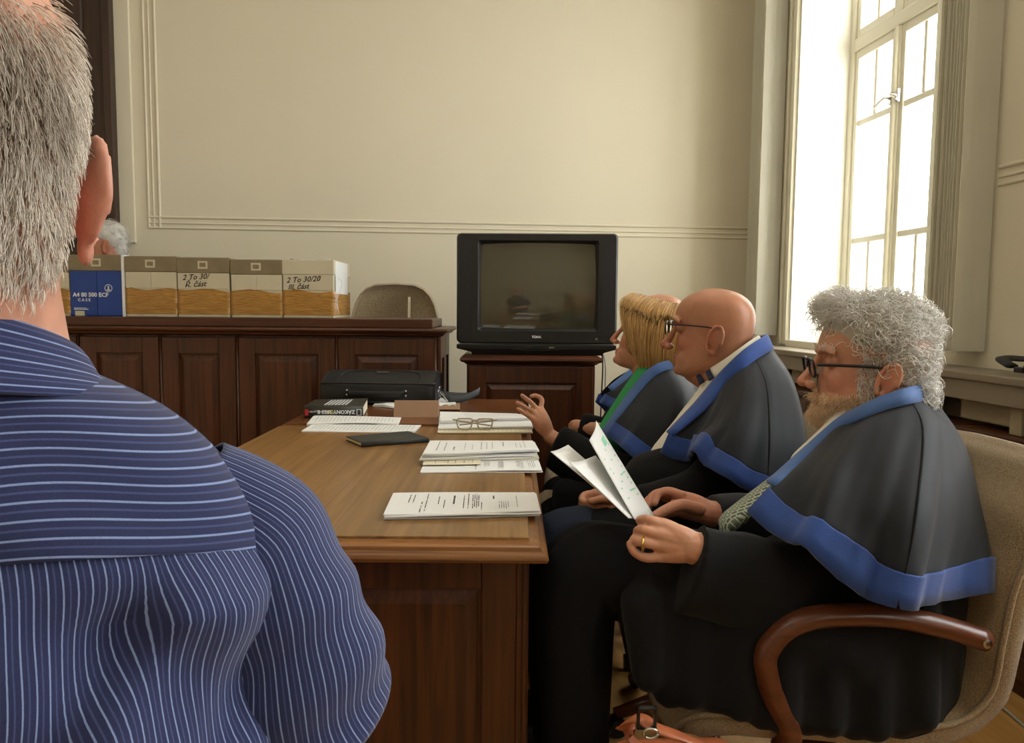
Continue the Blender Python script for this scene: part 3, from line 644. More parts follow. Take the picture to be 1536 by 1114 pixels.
def textblock(s0, s1, n, t0, t1, w=.006): return [(s, t0, t1*random.uniform(.85, 1), w) for s in np.linspace(s0, s1, n)]
paper_pile([(590, 740), (802, 737), (809, 766), (575, 771)], .011, 4, 'thin stack of printed pages nearest the front edge of the oak table',
    textblock(.13, .16, 2, .15, .6)+[(.22, .5, .95, .008), (.25, .1, .9, .006), (.33, .25, .6, .006), (.37, .4, .8, .006), (.43, .2, .6, .012), (.5, .2, .8, .006), (.53, .1, .8, .006)]+textblock(.56, .6, 4, .15, .85)+[(.62, .5, .9, .006), (.7, .2, .4, .01)]+textblock(.74, .8, 5, .5, .9, .004)+[(.86, .2, .8, .004)])
paper_pile([(645, 661), (799, 660), (806, 675), (634, 679)], .030, 7, 'thick pile of papers with curled edges on the oak table',
    [(.1, .1, .8, .006), (.17, .2, .8, .006), (.25, .5, .8, .01), (.35, .2, .8, .004), (.42, .4, .8, .004), (.5, .2, .8, .006), (.55, .2, .8, .004), (.6, .2, .8, .004), (.7, .2, .6, .008), (.82, .3, .8, .004), (.86, .3, .8, .004), (.9, .1, .8, .004)], mat=['paper', 'paperc', 'paper', 'paper', 'paper', 'paper', 'paper'], jitter=.009)
paper_pile([(640, 688), (806, 686), (813, 706), (630, 707)], .004, 2, 'white printed sheet with a cream slip lying on it',
    [(.45, .3, .9, .005)]+textblock(.52, .56, 4, .2, .7, .004)+textblock(.64, .68, 5, .1, .9, .004)+textblock(.8, .85, 5, .1, .9, .004)+textblock(.9, .95, 4, .2, .85, .004))
paper_pile([(637, 688), (722, 687), (721, 696), (634, 697)], .0025, 1, 'narrow cream slip lying on the white printed sheet', [(.2, .2, .8, .012), (.35, .2, .5, .02), (.42, .2, .8, .012), (.55, .3, .8, .012), (.7, .2, .8, .012), (.85, .2, .8, .012)], mat='paperc', base=TZ+.0052, wave=.0004)
paper_pile([(660, 627), (795, 625), (798, 640), (657, 641)], .014, 3, 'folded white pages behind the spectacles on the ruled notebook', textblock(.08, .95, 26, .1, .5, .003))
nb = paper_pile([(659, 637), (795, 637), (798, 648), (656, 648)], .006, 2, 'ruled writing pad lying under the spectacles', textblock(.07, .97, 20, .02, .98, .003), mat='paperc', wave=.0006)
paper_pile([(660, 617), (775, 620), (800, 626), (660, 630)], .026, 4, 'printed pile of pages beside the raised hand', textblock(.3, .95, 22, .2, .9, .003))
paper_pile([(472, 622), (602, 626), (598, 635), (462, 634)], .010, 3, 'printed pages lying by the thick law book, upper of two', textblock(.06, .92, 22, .15, .9, .004), wave=.003)
paper_pile([(468, 637), (632, 637), (622, 647), (453, 645)], .004, 2, 'fanned printed sheets in front of the thick law book', textblock(.06, .95, 26, .1, .9, .004), wave=.002)
paper_pile([(570, 597), (632, 605), (600, 611), (560, 606)], .008, 2, 'creased white pages between the law book and the brown name plate', textblock(.1, .4, 5, .1, .8, .005), wave=.004)
paper_pile([(655, 598), (682, 600), (684, 607), (657, 607)], .009, 2, 'small curled white paper beside the bag strap', wave=.005)

# dark hardback notebook
def book(px4, h, label, name, cover, pages, spine_near=True, overhang=.004):
    """px4 = corners of the TOP cover face (far-left, far-right, near-right, near-left)"""
    c = [pz(*p, TZ+h) for p in px4]; ctr = sum(c)/4; t = thing(name, label, 'book', (ctr[0], ctr[1], TZ))
    up = np.array([0, 0, 1.]); th = .003
    m = MB().prism([q-up*th for q in c][::-1], 0, up*th); obj('front_cover', m, cover, t, world=True, bevel=.001)
    m = MB().prism([q-up*(h-.0003) for q in c][::-1], 0, up*th); obj('back_cover', m, cover, t, world=True, bevel=.001)
    i = [q+(ctr-q)/np.linalg.norm(ctr-q)*overhang for q in c]
    m = MB().prism([q-up*(h-th) for q in i][::-1], 0, up*(h-2*th)); obj('page_block', m, pages, t, world=True)
    a, b = (c[3], c[2]) if spine_near else (c[0], c[1])
    out = np.cross(b-a, up); out /= np.linalg.norm(out)
    arc = [(0, 0), (.003, .12), (.0045, .5), (.003, .88), (0, 1)]
    G = [[p+out*o_-up*(h*(f_)) for o_, f_ in arc] for p in (a, b)]
    obj('spine', MB().grid(G), cover, t, world=True, smooth=True, solid=.002)
    return t, c, out
M['nbk'] = plain('green_black_cover', (38, 42, 40), .5, var=.1, bump=.2, bscale=600); M['pages'] = plain('page_edges', (226, 208, 160), .8, var=.06, scale=60); M['lawbk'] = plain('law_book_cover', (50, 48, 40), .4, var=.08)
book([(519, 654), (612, 646), (643, 656), (541, 663)], .014, 'closed dark green hardback notebook on the oak table', 'notebook', M['nbk'], M['pages'])
t, c, out = book([(472, 599), (552, 597), (545, 609), (456, 609)], .042, 'thick dark law book with white lettering on its spine', 'law_book', M['lawbk'], M['paperc'])
a, b = c[3], c[2]; ux = (b-a)/np.linalg.norm(b-a); o0 = a+out*.0062; L_ = np.linalg.norm(b-a)
Wi = WM[t].inverted()
def loc(p): return np.array(Wi @ Vector(p))
up = np.array([0, 0, 1.])
M['ytext'] = plain('yellow_print', (206, 190, 70), .6); M['redp'] = plain('red_print', (188, 40, 44), .6)
text_mesh('Z\u00c1KONY 2023 II.', .018, M['wtext'], t, loc(o0+ux*L_*.86-up*.014), -ux, -up, 'lettering', bold=.0005)
text_mesh('\u010d\u00e1st', .016, M['ytext'], t, loc(o0+ux*L_*.50-up*.014), -ux, -up, 'lettering', bold=.0004)
text_mesh('Pracovn\u00ed pr\u00e1vo', .012, M['wtext'], t, loc(o0+ux*L_*.42-up*.016), -ux, -up, 'lettering')
m = MB().add([loc(o0+ux*L_*q-up*z) for q, z in ((.02, .032), (.07, .032), (.09, .021), (.07, .010), (.02, .010))], [(0, 1, 2, 3, 4)]); obj('emblem', m, M['redp'], t)
m = MB()
for q0, q1, z0, z1 in ((.89, .97, .010, .012), (.89, .97, .030, .032), (.89, .90, .012, .030), (.96, .97, .012, .030)): m.add([loc(o0+ux*L_*q-up*z) for q, z in ((q0, z1), (q1, z1), (q1, z0), (q0, z0))], [(0, 1, 2, 3)])
obj('spine_frame', m, M['wtext'], t)
m = MB(); 
for k in range(7):
    s = .3+k*.06; P = [loc(lerp4(c, s_, t_)+up*.0004) for s_, t_ in ((s+.04, .15), (s+.07, .15), (s+.035, .85), (s+.005, .85))]; m.add(P, [(0, 3, 2, 1)])
obj('cover_print', m, M['wtext'], t)
# brown name plate, folded like a tent
p0, p1 = pz(590, 626, TZ), pz(657, 626, TZ); d = np.array([SY, CY, 0]); h = .058
t = single('name_plate', MB().prism([p0, p0+d*.03+up*h, p0+d*.034+up*h, p0+d*.064], 0, p1-p0), M['brown'], 'tent shaped brown name plate standing beside the law book', 'name plate', bevel=.001)
# brown leaflet lying behind it
paper_pile([(660, 600), (690, 601), (690, 614), (657, 614)], .005, 1, 'flat brown card lying under the curled paper', mat='brown', wave=.0002, name='card', base=TZ)

# spectacles standing folded on the writing pad
gl = thing('spectacles', 'clear framed folded spectacles lying on the ruled writing pad', 'glasses', tuple(pz(712, 645, TZ+.0085)), -YAW)
sc = 2.36/FPX; m = MB()
M['acet'] = plain('clear_acetate', (176, 158, 132), .2, var=.1)
def lensloop(x0, x1, z0, z1):
    return [(x0+.004, 0, z1), ((x0+x1)/2, -.002, z1+.001), (x1-.003, 0, z1), (x1, 0, z1-.006), (x1-.004, 0, z0+.006), (x1-.012, 0, z0), (x0+.014, 0, z0), (x0+.004, 0, z0+.006), (x0, 0, z1-.008)]
for x0, x1 in ((-.056, -.008), (.008, .056)):
    lp = lensloop(x0, x1, .003, .036); cl = np.array(lp+[lp[0]]); cl = crom(cl, 4)
    r_ = obj('rim', MB().tube(cl, .0022, 6), M['acet'], gl, smooth=True)
    obj('lens', MB().add([(x, .0005, z) for x, y, z in lp], [tuple(range(len(lp)))]), M['lens'], r_)
obj('bridge', MB().tube(crom([(-.009, 0, .028), (0, -.002, .032), (.009, 0, .028)], 5), .0024, 6), M['acet'], gl, smooth=True)
for s in (-1, 1):
    obj('temple', MB().tube(crom([(s*.056, 0, .032), (s*.064, .004, .032), (s*.066, .012, .031), (s*.02, .02+s*.003, .022), (-s*.05, .024+s*.003, .012)], 5), .0022, 6), M['acet'], gl, smooth=True)

# laptop bag lying flat
bag = tthing('laptop_bag', 'black nylon laptop bag lying on the far table with its handle towards the law book', 'bag', U(575, 3.2), 3.19, TZ, -.06)
bw = .235
def bagsec(x, f):       # y forward(-) to back(+), section loop
    yk = f; return [(x, -.115*yk, .004), (x, -.125*yk, .02), (x, -.125*yk, .07), (x, -.115*yk, .085), (x, -.09*yk, .094), (x, -.02*yk, .125*(.8+.2*yk)), (x, .05*yk, .128*(.8+.2*yk)), (x, .1*yk, .11), (x, .12*yk, .08), (x, .12*yk, .02), (x, .11*yk, .004)]
P = [bagsec(x, f) for x, f in ((-bw, .86), (-bw+.012, .96), (-bw+.04, 1), (-.1, 1.01), (0, 1.02), (.1, 1.01), (bw-.04, 1), (bw-.012, .96), (bw, .86))]
m = MB().grid(np.array(P), cv=True); n = m.n; m.f.append(tuple(range(11))); m.f.append(tuple(range(n-11, n))[::-1]); 
obj('shell', m, M['black'], bag, smooth=True, bevel=.0)
obj('zip_welt', MB().tube(crom([(-bw, -.08, .086), (-bw+.03, -.122, .087), (0, -.13, .088), (bw-.03, -.122, .087), (bw, -.08, .086)], 6), .004, 6), M['blackm'], bag, smooth=True)
obj('zip_welt', MB().tube(crom([(-bw, -.08, .012), (-bw+.03, -.122, .012), (0, -.13, .012), (bw-.03, -.122, .012), (bw, -.08, .012)], 6), .004, 6), M['blackm'], bag, smooth=True)
hd = obj('handle', MB().tube(crom([(-.11, -.126, .05), (-.10, -.142, .048), (0, -.15, .046), (.10, -.142, .048), (.11, -.126, .05)], 6), .011, 8, flat=(1.2, .5)), M['black'], bag, smooth=True)
for s in (-1, 1):
    for z in (.04, .058): obj('rivet', MB().ell((s*.12, -.129, z), (.005, .003, .005), nu=10, nv=6), M['metal'], hd, smooth=True)
obj('front_panel_seam', MB().tube(crom([(-.17, -.1, .09), (-.15, -.03, .122), (0, .0, .131), (.15, -.03, .122), (.17, -.1, .09)], 6), .0025, 6), M['blackm'], bag, smooth=True)
obj('zip_puller', MB().box((-.02, -.035, .125), (.03, -.03, .128)), M['metal'], bag)
for s in (-1, 1): obj('ring', MB().tube([(s*(bw+.006)+.012*math.cos(a)*.4, -.05+.012*math.sin(a), .06+.012*math.cos(a)) for a in np.linspace(0, 2*pi, 13)], .002, 6), M['metal'], bag, smooth=True)
sb = MB(); pts = crom([(bw+.012, -.05, .05), (bw+.03, -.06, .02), (bw+.06, -.07, .008), (bw+.11, -.06, .010), (bw+.15, -.03, .028), (bw+.165, .0, .035), (bw+.14, .03, .012), (bw+.07, .05, .006), (bw, .06, .01)], 6)
M['strap'] = plain('grey_strap', (66, 70, 74), .7, var=.1, bump=.3, bscale=800)
obj('shoulder_strap', MB().grid(np.array([[p+np.array([0, 0, .0]), p+np.array([.004, .012, .028*min(1, i/10)])] for i, p in enumerate(pts)])), M['strap'], bag, smooth=True, solid=.0025)
obj('snap_hook', MB().tube(crom([(bw+.008, -.05, .05), (bw+.02, -.058, .036), (bw+.03, -.062, .03), (bw+.045, -.07, .012)], 5), .003, 6).tube([(bw+.02+.008*math.cos(a), -.058, .033+.008*math.sin(a)) for a in np.linspace(0, 2*pi, 11)], .0018, 5), M['metal'], bag, smooth=True)

# black bag on the window ledge
lb = thing('shoulder_bag', 'black bag with a thick padded strap lying on the window ledge', 'bag', (1.85, 2.10, .962), 0)
m = MB().ell((0, -.02, .028), (.07, .13, .027), nu=20, nv=10); obj('pouch', m, M['black'], lb, smooth=True)
obj('strap', MB().tube(crom([(-.05, .12, .03), (-.04, .17, .045), (0, .19, .05), (.04, .16, .05), (.05, .05, .07), (.045, -.06, .12), (.03, -.16, .06)], 6), .022, 10, flat=(.35, 1)), M['black'], lb, smooth=True)
obj('buckle', MB().box((-.06, .06, .012), (-.045, .1, .03)), M['blackm'], lb, bevel=.003)
# cable lying on the floor by the cupboards
single('floor_cable', MB().tube(crom([(1.72, 3.2, .005), (1.70, 2.6, .005), (1.64, 2.3, .005), (1.66, 2.0, .005), (1.6, 1.6, .005), (1.62, 1.0, .005)], 8), .005, 6), M['cablew'], 'pale cable lying on the wooden floor along the cupboards', 'cable', smooth=True)
# chair of a judge behind the bench: rounded fabric back
jc = tthing('judge_chair', 'taupe fabric chair with rounded back behind the bench, right of the boxes', 'chair', U(585, 4.12), 4.32, .262, 0)
hw = .255; z1 = 1.295-.262
th = np.linspace(0, pi, 15); out = [(hw*np.sign(math.cos(a))*abs(math.cos(a))**.55, .62+(z1-.62)*abs(math.sin(a))**.7) for a in th]
out = [(hw*.92, .44)]+out+[(-hw*.92, .44)]
P = []
for y, k in ((-.02, .96), (-.035, .985), (-.02, 1), (.02, 1), (.035, .96)): P.append([(x*k, y-.09*(z/z1)*0-.06+.10*(z-.44), .44+(z-.44)*k) for x, z in out])
P = np.array(P); m = MB().grid(P, cv=True); q = len(out); m.f.append(tuple(range(q))[::-1]); m.f.append(tuple(range(4*q, 5*q)))
bk = obj('backrest', m, weave('taupe_fabric', (142, 124, 96), (184, 164, 132), 420), jc, smooth=True, angle=60)
obj('stripe', MB().box((.085, -.1, .45), (.097, .07, 1.0)), M['paperc'], bk).matrix_local = Matrix.Identity(4)
bk.children[0].data = MB().grid(np.array([[(x, -.06+.10*(z-.44)-.0375, z) for x in (.075, .09)] for z in np.linspace(.5, .955, 6)])).mesh('stripe'); bk.children[0].data.materials.append(M['paperc'])
obj('seat', MB().box((-.25, -.3, .40), (.25, -.03, .47)), M['chair'], jc, bevel=.025)
obj('column', MB().lathe([(.03, .05), (.03, .4)], (0, -.16, 0), 12), M['blackm'], jc)
for k in range(5):
    a = 2*pi*k/5; obj('foot', MB().tube([(0, -.16, .06), (.15*math.cos(a), -.16+.15*math.sin(a), .02)], [.02, .014], 8), M['blackm'], jc)
# tan leather bag under the bearded man's chair
lt = tthing('leather_bag', 'tan leather bag with metal buckle standing before the armchair of the bearded man', 'bag', U(1035, 1.12), 1.14, 0, .05)
bx_ = [(-.13, -.05, 0), (.13, -.05, 0), (.13, .05, 0), (-.13, .05, 0)]
P = [[(x*k, y*k, z) for x, y, _ in bx_] for z, k in ((0.001, .96), (.02, 1), (.40, 1), (.465, .8), (.485, .55))]
m = MB().grid(np.array(P), cv=True); m.f.append((3, 2, 1, 0)); m.f.append((16, 17, 18, 19)); obj('body', m, M['leather'], lt, bevel=.012)
def lw(px, py, d): return np.array(WM[lt].inverted() @ Vector(at(px, py, d)))
sp = crom([lw(1062, 1122, 1.10), lw(1020, 1104, 1.09), lw(985, 1092, 1.09), lw(962, 1078, 1.10), lw(945, 1080, 1.11), lw(938, 1095, 1.12), lw(950, 1112, 1.12), lw(965, 1125, 1.12)], 6)
st_ = obj('strap', MB().tube(sp, .013, 8, flat=(.28, 1.2), ref=(0, 0, 1)), M['leather'], lt, smooth=True)
c_ = lw(970, 1076, 1.085); bk_ = MB()
for a_, b_ in (((-.014, -.016), (-.010, .016)), ((.010, -.016), (.014, .016)), ((-.014, .012), (.014, .016)), ((-.014, -.016), (.014, -.012))): bk_.box((c_[0]+a_[0], c_[1]-.004, c_[2]+a_[1]), (c_[0]+b_[0], c_[1]+.004, c_[2]+b_[1]))
obj('buckle', bk_, M['blackm'], st_, bevel=.001)
c_ = lw(976, 1100, 1.075); obj('ring', MB().tube([(c_[0]+.010*math.cos(a), c_[1], c_[2]+.007*math.sin(a)) for a in np.linspace(0, 2*pi, 15)], .0022, 6), M['metal'], st_, smooth=True)
# ------------------------------------------------------------------ people: builders
def skinmat():
    m, nt, p = newmat('skin'); L = nt.links.new; a = N(nt, 'ShaderNodeVertexColor', layer_name='Col')
    tc = N(nt, 'ShaderNodeTexCoord'); n = N(nt, 'ShaderNodeTexNoise', i_Scale=60, i_Detail=4); L(tc.outputs['Object'], n.inputs['Vector'])
    r = N(nt, 'ShaderNodeMapRange'); r.inputs['To Min'].default_value = .82; r.inputs['To Max'].default_value = 1.15; L(n.outputs['Fac'], r.inputs['Value'])
    mx = N(nt, 'ShaderNodeMix', data_type='RGBA', blend_type='MULTIPLY'); mx.inputs[0].default_value = 1; L(a.outputs['Color'], mx.inputs[6]); L(r.outputs[0], mx.inputs[7]); L(mx.outputs[2], p.inputs['Base Color'])
    p.inputs['Roughness'].default_value = .42; p.inputs['Subsurface Weight'].default_value = .12; p.inputs['Subsurface Radius'].default_value = (1, .4, .2); p.inputs['Subsurface Scale'].default_value = .006
    n2 = N(nt, 'ShaderNodeTexNoise', i_Scale=420, i_Detail=3); L(tc.outputs['Object'], n2.inputs['Vector']); b = N(nt, 'ShaderNodeBump', i_Strength=.22, i_Distance=.001); L(n2.outputs['Fac'], b.inputs['Height']); L(b.outputs[0], p.inputs['Normal'])
    return m
def hairmat():
    m, nt, p = newmat('hair'); a = N(nt, 'ShaderNodeVertexColor', layer_name='Col'); nt.links.new(a.outputs['Color'], p.inputs['Base Color']); p.inputs['Roughness'].default_value = .42
    p.inputs['Specular IOR Level'].default_value = .5; return m
M['skin'] = skinmat(); M['hair'] = hairmat()
class Frame:
    """local x forward, y left, z up"""
    def __init__(s, o, yaw, pitch=0, roll=0, sc=1.):   # yaw: 0 = facing -u (image left), positive turns away from the viewer
        f = T(-math.cos(yaw), math.sin(yaw), 0); l = np.cross((0, 0, 1), f)
        f2 = f*math.cos(pitch)+np.array([0, 0, math.sin(pitch)]); u = np.cross(f2, l)
        l2 = l*math.cos(roll)+u*math.sin(roll); u2 = np.cross(f2, l2)
        s.R = np.stack([f2, l2, u2], 1)*sc; s.o = np.array(o, float); s.sc = sc
    def w(s, p): return np.asarray(p, float)@s.R.T+s.o
    def l(s, p): return (np.asarray(p, float)-s.o)@s.R/s.sc**2
HEADROWS = np.array([  # z, front, back, halfwidth
 (-.120, .066, .020, .018), (-.112, .082, .000, .036), (-.098, .089, -.028, .049), (-.080, .090, -.055, .058), (-.058, .0885, -.073, .0635), (-.030, .088, -.088, .068), (0, .088, -.098, .071),
 (.026, .085, -.104, .0735), (.046, .0945, -.106, .0755), (.070, .095, -.105, .0765), (.092, .087, -.097, .0735), (.110, .071, -.082, .064), (.124, .047, -.058, .047), (.132, .020, -.028, .025), (.134, .004, -.008, .008)])
HEADROWS[:, 0] = np.where(HEADROWS[:, 0] < -.03, -.03+(HEADROWS[:, 0]+.03)*.76, HEADROWS[:, 0])      # short lower face
def head_mb(mb, fr, nose=1., jaw=1., chin=0., lips=True, full=0., ear=1.):
    R = crom(HEADROWS, 3); th = np.linspace(0, 2*pi, 40, endpoint=False); P = []
    for z, xf, xb, w in R:
        k = 1+(jaw-1)*np.clip((-z)/.1, 0, 1); w = w*k+full*np.clip((-z+.01)/.1, 0, 1)
        if z < -.05: xf = xf+chin
        xc = (xf*.35+xb*.65); c, s = np.cos(th), np.sin(th)
        e = .82; cx = np.sign(c)*np.abs(c)**e; sy = np.sign(s)*np.abs(s)**e
        x = np.where(c > 0, xc+(xf-xc)*cx, xc+(xc-xb)*cx); y = w*sy
        # eye sockets and temples
        d = np.exp(-((np.abs(y)-.033)/.017)**2-((z-.030)/.014)**2)*(c > 0); x = x-.010*d
        d = np.exp(-((z-.045)/.02)**2-((x-.062)/.02)**2); y = y*(1-.05*d)
        P.append(np.stack([x, y, np.full_like(x, z)], 1))
    P = np.array(P); b = MB().grid(P, cv=True); n = b.n; b.f.append(tuple(range(40))[::-1]); b.f.append(tuple(range(n-40, n)))
    b.chain([(.088, 0, .046), (.098, 0, .022), (.108*1, 0, .002), (.1185*nose, 0, -.016)], [.0075, .0075, .0095, .0115*nose], 12)
    for s in (-1, 1):
        b.ell((.1055*nose, s*.0125, -.021), (.0105, .0085, .0085)); b.ell((.074, s*.0335, .029), (.0135,)*3)
        b.chain([(.079, s*.056, .046), (.089, s*.036, .053), (.094, s*.012, .046)], [.005, .0075, .006], 10)
        b.ell((.052, s*.037, -.010), (.030, .0195, .030)); b.ell((.045, s*.036, -.048), (.036, .0175+full*.7, .030))
        # ear: back plate, curled rim, lobe, tragus
        if ear:
            q = np.array([-.016, s*.077, .004]); tl = .18; E_ = []
            for a in np.linspace(-2.3, 1.9, 15):
                dx, dz = .0185*math.sin(a+pi*0)*-1, .0325*math.cos(a)
                E_.append(q+np.array([dx*math.cos(tl)-dz*math.sin(tl), s*(.007+.008*(-(dx)/.0185+1)*.5), dz*math.cos(tl)+dx*math.sin(tl)*-1])*ear)
            b.chain(E_, [.0042]*15, 8, sm=2)
            b.ell(q+np.array([-.003, s*.0055, .002]), (.0185*ear, .0065, .030*ear), Matrix.Rotation(-s*.45, 3, 'Z')); b.ell(q+np.array([.006, s*.004, -.030*ear]), (.009, .005, .0105)); b.ell(q+np.array([.014, s*.002, -.003]), (.005, .006, .009))
    if lips:
        b.chain([(.077, -.024, -.050), (.0905, -.009, -.0455), (.0925, 0, -.047), (.0905, .009, -.0455), (.077, .024, -.050)], [.003, .0055, .0055, .0055, .003], 8)
        b.chain([(.077, -.022, -.052), (.0895, -.008, -.0565), (.0905, 0, -.057), (.0895, .008, -.0565), (.077, .022, -.052)], [.003, .0058, .0062, .0058, .003], 8)
        b.ell((.081+chin, 0, -.080), (.0155, .02, .0145))
    for v in b.v: v[:] = fr.w(v)
    mb.add(b.verts(), b.f)
def skin_colors(me, fr, base, red=(178, 92, 70), lips=True, scalp=None, stub=None):
    v = fr.l(mverts(me)); b = np.array(srgb(*base)); C = np.tile(b, (len(v), 1)); r = np.array(srgb(*red))
    def mixin(w, c): 
        w = np.clip(w, 0, 1)[:, None]; C[:] = C*(1-w)+np.array(c)*w
    g = lambda c, s: np.exp(-(((v-np.array(c))/np.array(s))**2).sum(1))
    mixin(.6*g((.118, 0, -.018), (.02, .02, .02)), r)
    for s in (-1, 1):
        mixin(.55*g((.06, s*.05, -.008), (.035, .03, .025)), r); mixin(.6*g((-.016, s*.085, .005), (.026, .014, .036)), r)
        mixin(.35*g((.078, s*.034, .03), (.02, .016, .01)), np.array(srgb(120, 74, 60)))
    if lips: mixin(.7*g((.092, 0, -.051), (.014, .02, .008)), np.array(srgb(168, 92, 84)))
    mixin(.3*np.clip((-.085-v[:, 2])/.05, 0, 1)*(np.abs(v[:, 1]) < .1), r)
    if stub is not None:
        w = np.clip((.02-np.abs(v[:, 2]+.01)*.0)/.02, 0, 1)*(v[:, 0] < -.02)*np.clip((.055-v[:, 2])/.03, 0, 1)*np.clip((v[:, 2]+.10)/.03, 0, 1); mixin(.35*w, np.array(srgb(*stub)))
    colattr(me, 'Col', C)
def strands(name, parent, roots, paths, rad, cols):
    """paths: (n, k, 3) world points; thin three-sided tubes in one mesh"""
    P = np.asarray(paths, float); n, k = P.shape[:2]
    Tn = np.gradient(P, axis=1); Tn /= np.linalg.norm(Tn, axis=2)[..., None]+1e-12
    a = np.where(np.abs(Tn[..., 2:3]) < .9, np.array([0, 0, 1.]), np.array([1., 0, 0])); U_ = np.cross(Tn, a); U_ /= np.linalg.norm(U_, axis=2)[..., None]+1e-12; V_ = np.cross(Tn, U_)
    tp = np.linspace(1, .35, k)[None, :, None, None]*np.asarray(rad).reshape(-1, 1, 1, 1)
    th = np.array([0, 2*pi/3, 4*pi/3]); ring = P[:, :, None, :]+tp*(np.cos(th)[None, None, :, None]*U_[:, :, None, :]+np.sin(th)[None, None, :, None]*V_[:, :, None, :])
    v = ring.reshape(-1, 3); i = np.arange(n)[:, None, None]*k*3+np.arange(k-1)[None, :, None]*3; j = np.arange(3)[None, None, :]; j2 = (j+1) % 3
    f = np.stack([i+j, i+j2, i+3+j2, i+3+j], -1).reshape(-1, 4)
    me = bpy.data.meshes.new(name); me.vertices.add(len(v)); me.vertices.foreach_set('co', v.astype(np.float32).ravel())
    me.loops.add(f.size); me.loops.foreach_set('vertex_index', f.astype(np.int32).ravel()); me.polygons.add(len(f)); me.polygons.foreach_set('loop_start', np.arange(0, f.size, 4, dtype=np.int32))
    me.update(calc_edges=True); me.validate()
    colattr(me, 'Col', np.repeat(np.asarray(cols), k*3, axis=0))
    return tag(link(name, me, M['hair'], parent, world=True, smooth=True), kind='stuff')
def haircols(n, a, b, p=1.):
    t = RNG.random(n)[:, None]**p; return np.array(srgb(*a))*(1-t)+np.array(srgb(*b))*t
def finger(mb, pts, r0, r1):
    P = np.array(pts); mb.chain(P, np.linspace(r0*.9, r1*.9, len(P)), 10, 4, sm=3)
def robe_folds(me, amp=.006, k=38, seed=0):
    """push a garment surface in and out along its normal: soft folds"""
    v = mverts(me); n = np.empty(len(v)*3, np.float32); me.vertices.foreach_get('normal', n); n = n.reshape(-1, 3)
    r = np.random.default_rng(seed); d = np.zeros(len(v))
    for i in range(5):
        w = r.normal(size=3); w /= np.linalg.norm(w); w[2] *= .35; d += np.sin(v@w*k*(.6+.3*i)+r.random()*6+1.5*np.sin(v@r.normal(size=3)*9))/(1+.5*i)
    setverts(me, v+n*(d*amp*.5)[:, None])
def surf(name, cols, mat, parent, ku=6, kv=6, thick=.004, off=0, fold=0, fk=10, close=False):
    """cloth through control columns of (px, py, depth)"""
    G = np.array([[at(*p) for p in c] for c in cols]); H = crom2(G, ku, kv)
    if fold:
        n, m_ = H.shape[:2]; du = np.gradient(H, axis=0); dv = np.gradient(H, axis=1); nn = np.cross(du, dv); nn /= np.linalg.norm(nn, axis=2)[..., None]+1e-9
        s = np.linspace(0, 1, m_)[None, :]; u = np.linspace(0, len(cols)-1, n)[:, None]
        H = H+nn*(fold*(s**1.3)*(np.sin(u*fk*.5+.6*np.sin(s*3))+.5*np.sin(u*fk*1.1+2+s*2)))[..., None]
    return H
def cape(parent, cols, kv=(6, 6), fold=.006, fk=7, seams=()):
    """cols: control columns of 5 points neck, shoulder, mid, band top, hem"""
    G = np.array([[at(*p) for p in c] for c in cols]); H = crom2(G[:, :4], 6, 5); n, m_ = H.shape[:2]
    du = np.gradient(H, axis=0); dv = np.gradient(H, axis=1); nn = np.cross(du, dv); nn /= np.linalg.norm(nn, axis=2)[..., None]+1e-9
    s = np.linspace(0, 1, m_)[None, :]; u = np.linspace(0, len(cols)-1, n)[:, None]
    wv = (np.sin(u*fk*.55+.7*np.sin(s*3))+.6*np.sin(u*fk*1.07+2+s*2)+.35*np.sin(u*fk*1.9+5*s))
    H = H+nn*(fold*(s**1.2)*wv)[..., None]
    for k_ in seams: pass
    c = obj('cape', MB().grid(H), M['cape'], parent, world=True, smooth=True, solid=.004, sub=1)
    for k_ in seams: obj('seam', MB().tube(np.vstack([H[k_*6], H[k_*6, -1:]+(G[k_, 4]-G[k_, 3])*1.0]), [.0026]*m_+[.0055], 6), M['robe'], c, world=True, smooth=True)
    # velvet band along the hem
    e = crom(G[:, 4], 6); e = e+nn[:, -1]*(fold*wv[:, -1:])
    top = H[:, -1]; upc = H[:, -2]; dirn = e-top
    B = np.array([top-dirn*.06+nn[:, -1]*0, top, top+dirn*.5, e]).transpose(1, 0, 2)
    B = np.array([B[:, k]+(-nn[:, -1] if (nn[:, -1].mean(0)@(H.reshape(-1, 3).mean(0)-H[:, -1].mean(0))) > 0 else nn[:, -1])*.0 for k in range(4)]).transpose(1, 0, 2)
    obj('velvet_band', MB().grid(B), M['velvet'], c, world=True, smooth=True, solid=.009)
    return c
def strip(name, a, b, mat, parent, k=5, thick=.004, rows=3):
    A_, B_ = crom(A(*a), k), crom(A(*b), k)
    G = np.array([A_*(1-t)+B_*t for t in np.linspace(0, 1, rows)]).transpose(1, 0, 2)
    return obj(name, MB().grid(G), mat, parent, world=True, smooth=True, solid=thick)
def shoe(parent, ank, fdir, mat):
    f = np.array(fdir, float); f /= np.linalg.norm(f); a = np.array(ank, float); z = np.array([0, 0, 1.])
    g = lambda x, h: np.array([a[0], a[1], 0])+f*x+z*h
    mb = MB().chain([g(-.06, .045), g(0, .05), g(.10, .04), g(.19, .032)], [.038, .042, .042, .03], 12).chain([g(-.03, .05), g(-.02, .11)], [.04, .042], 12)
    me = remesh(mb, .008, 3); v = mverts(me); v[:, 2] = np.maximum(v[:, 2], .0005); setverts(me, v)
    return link('shoe', me, mat, parent, world=True, smooth=True)
M['shoe'] = plain('black_shoe', (18, 17, 17), .35)
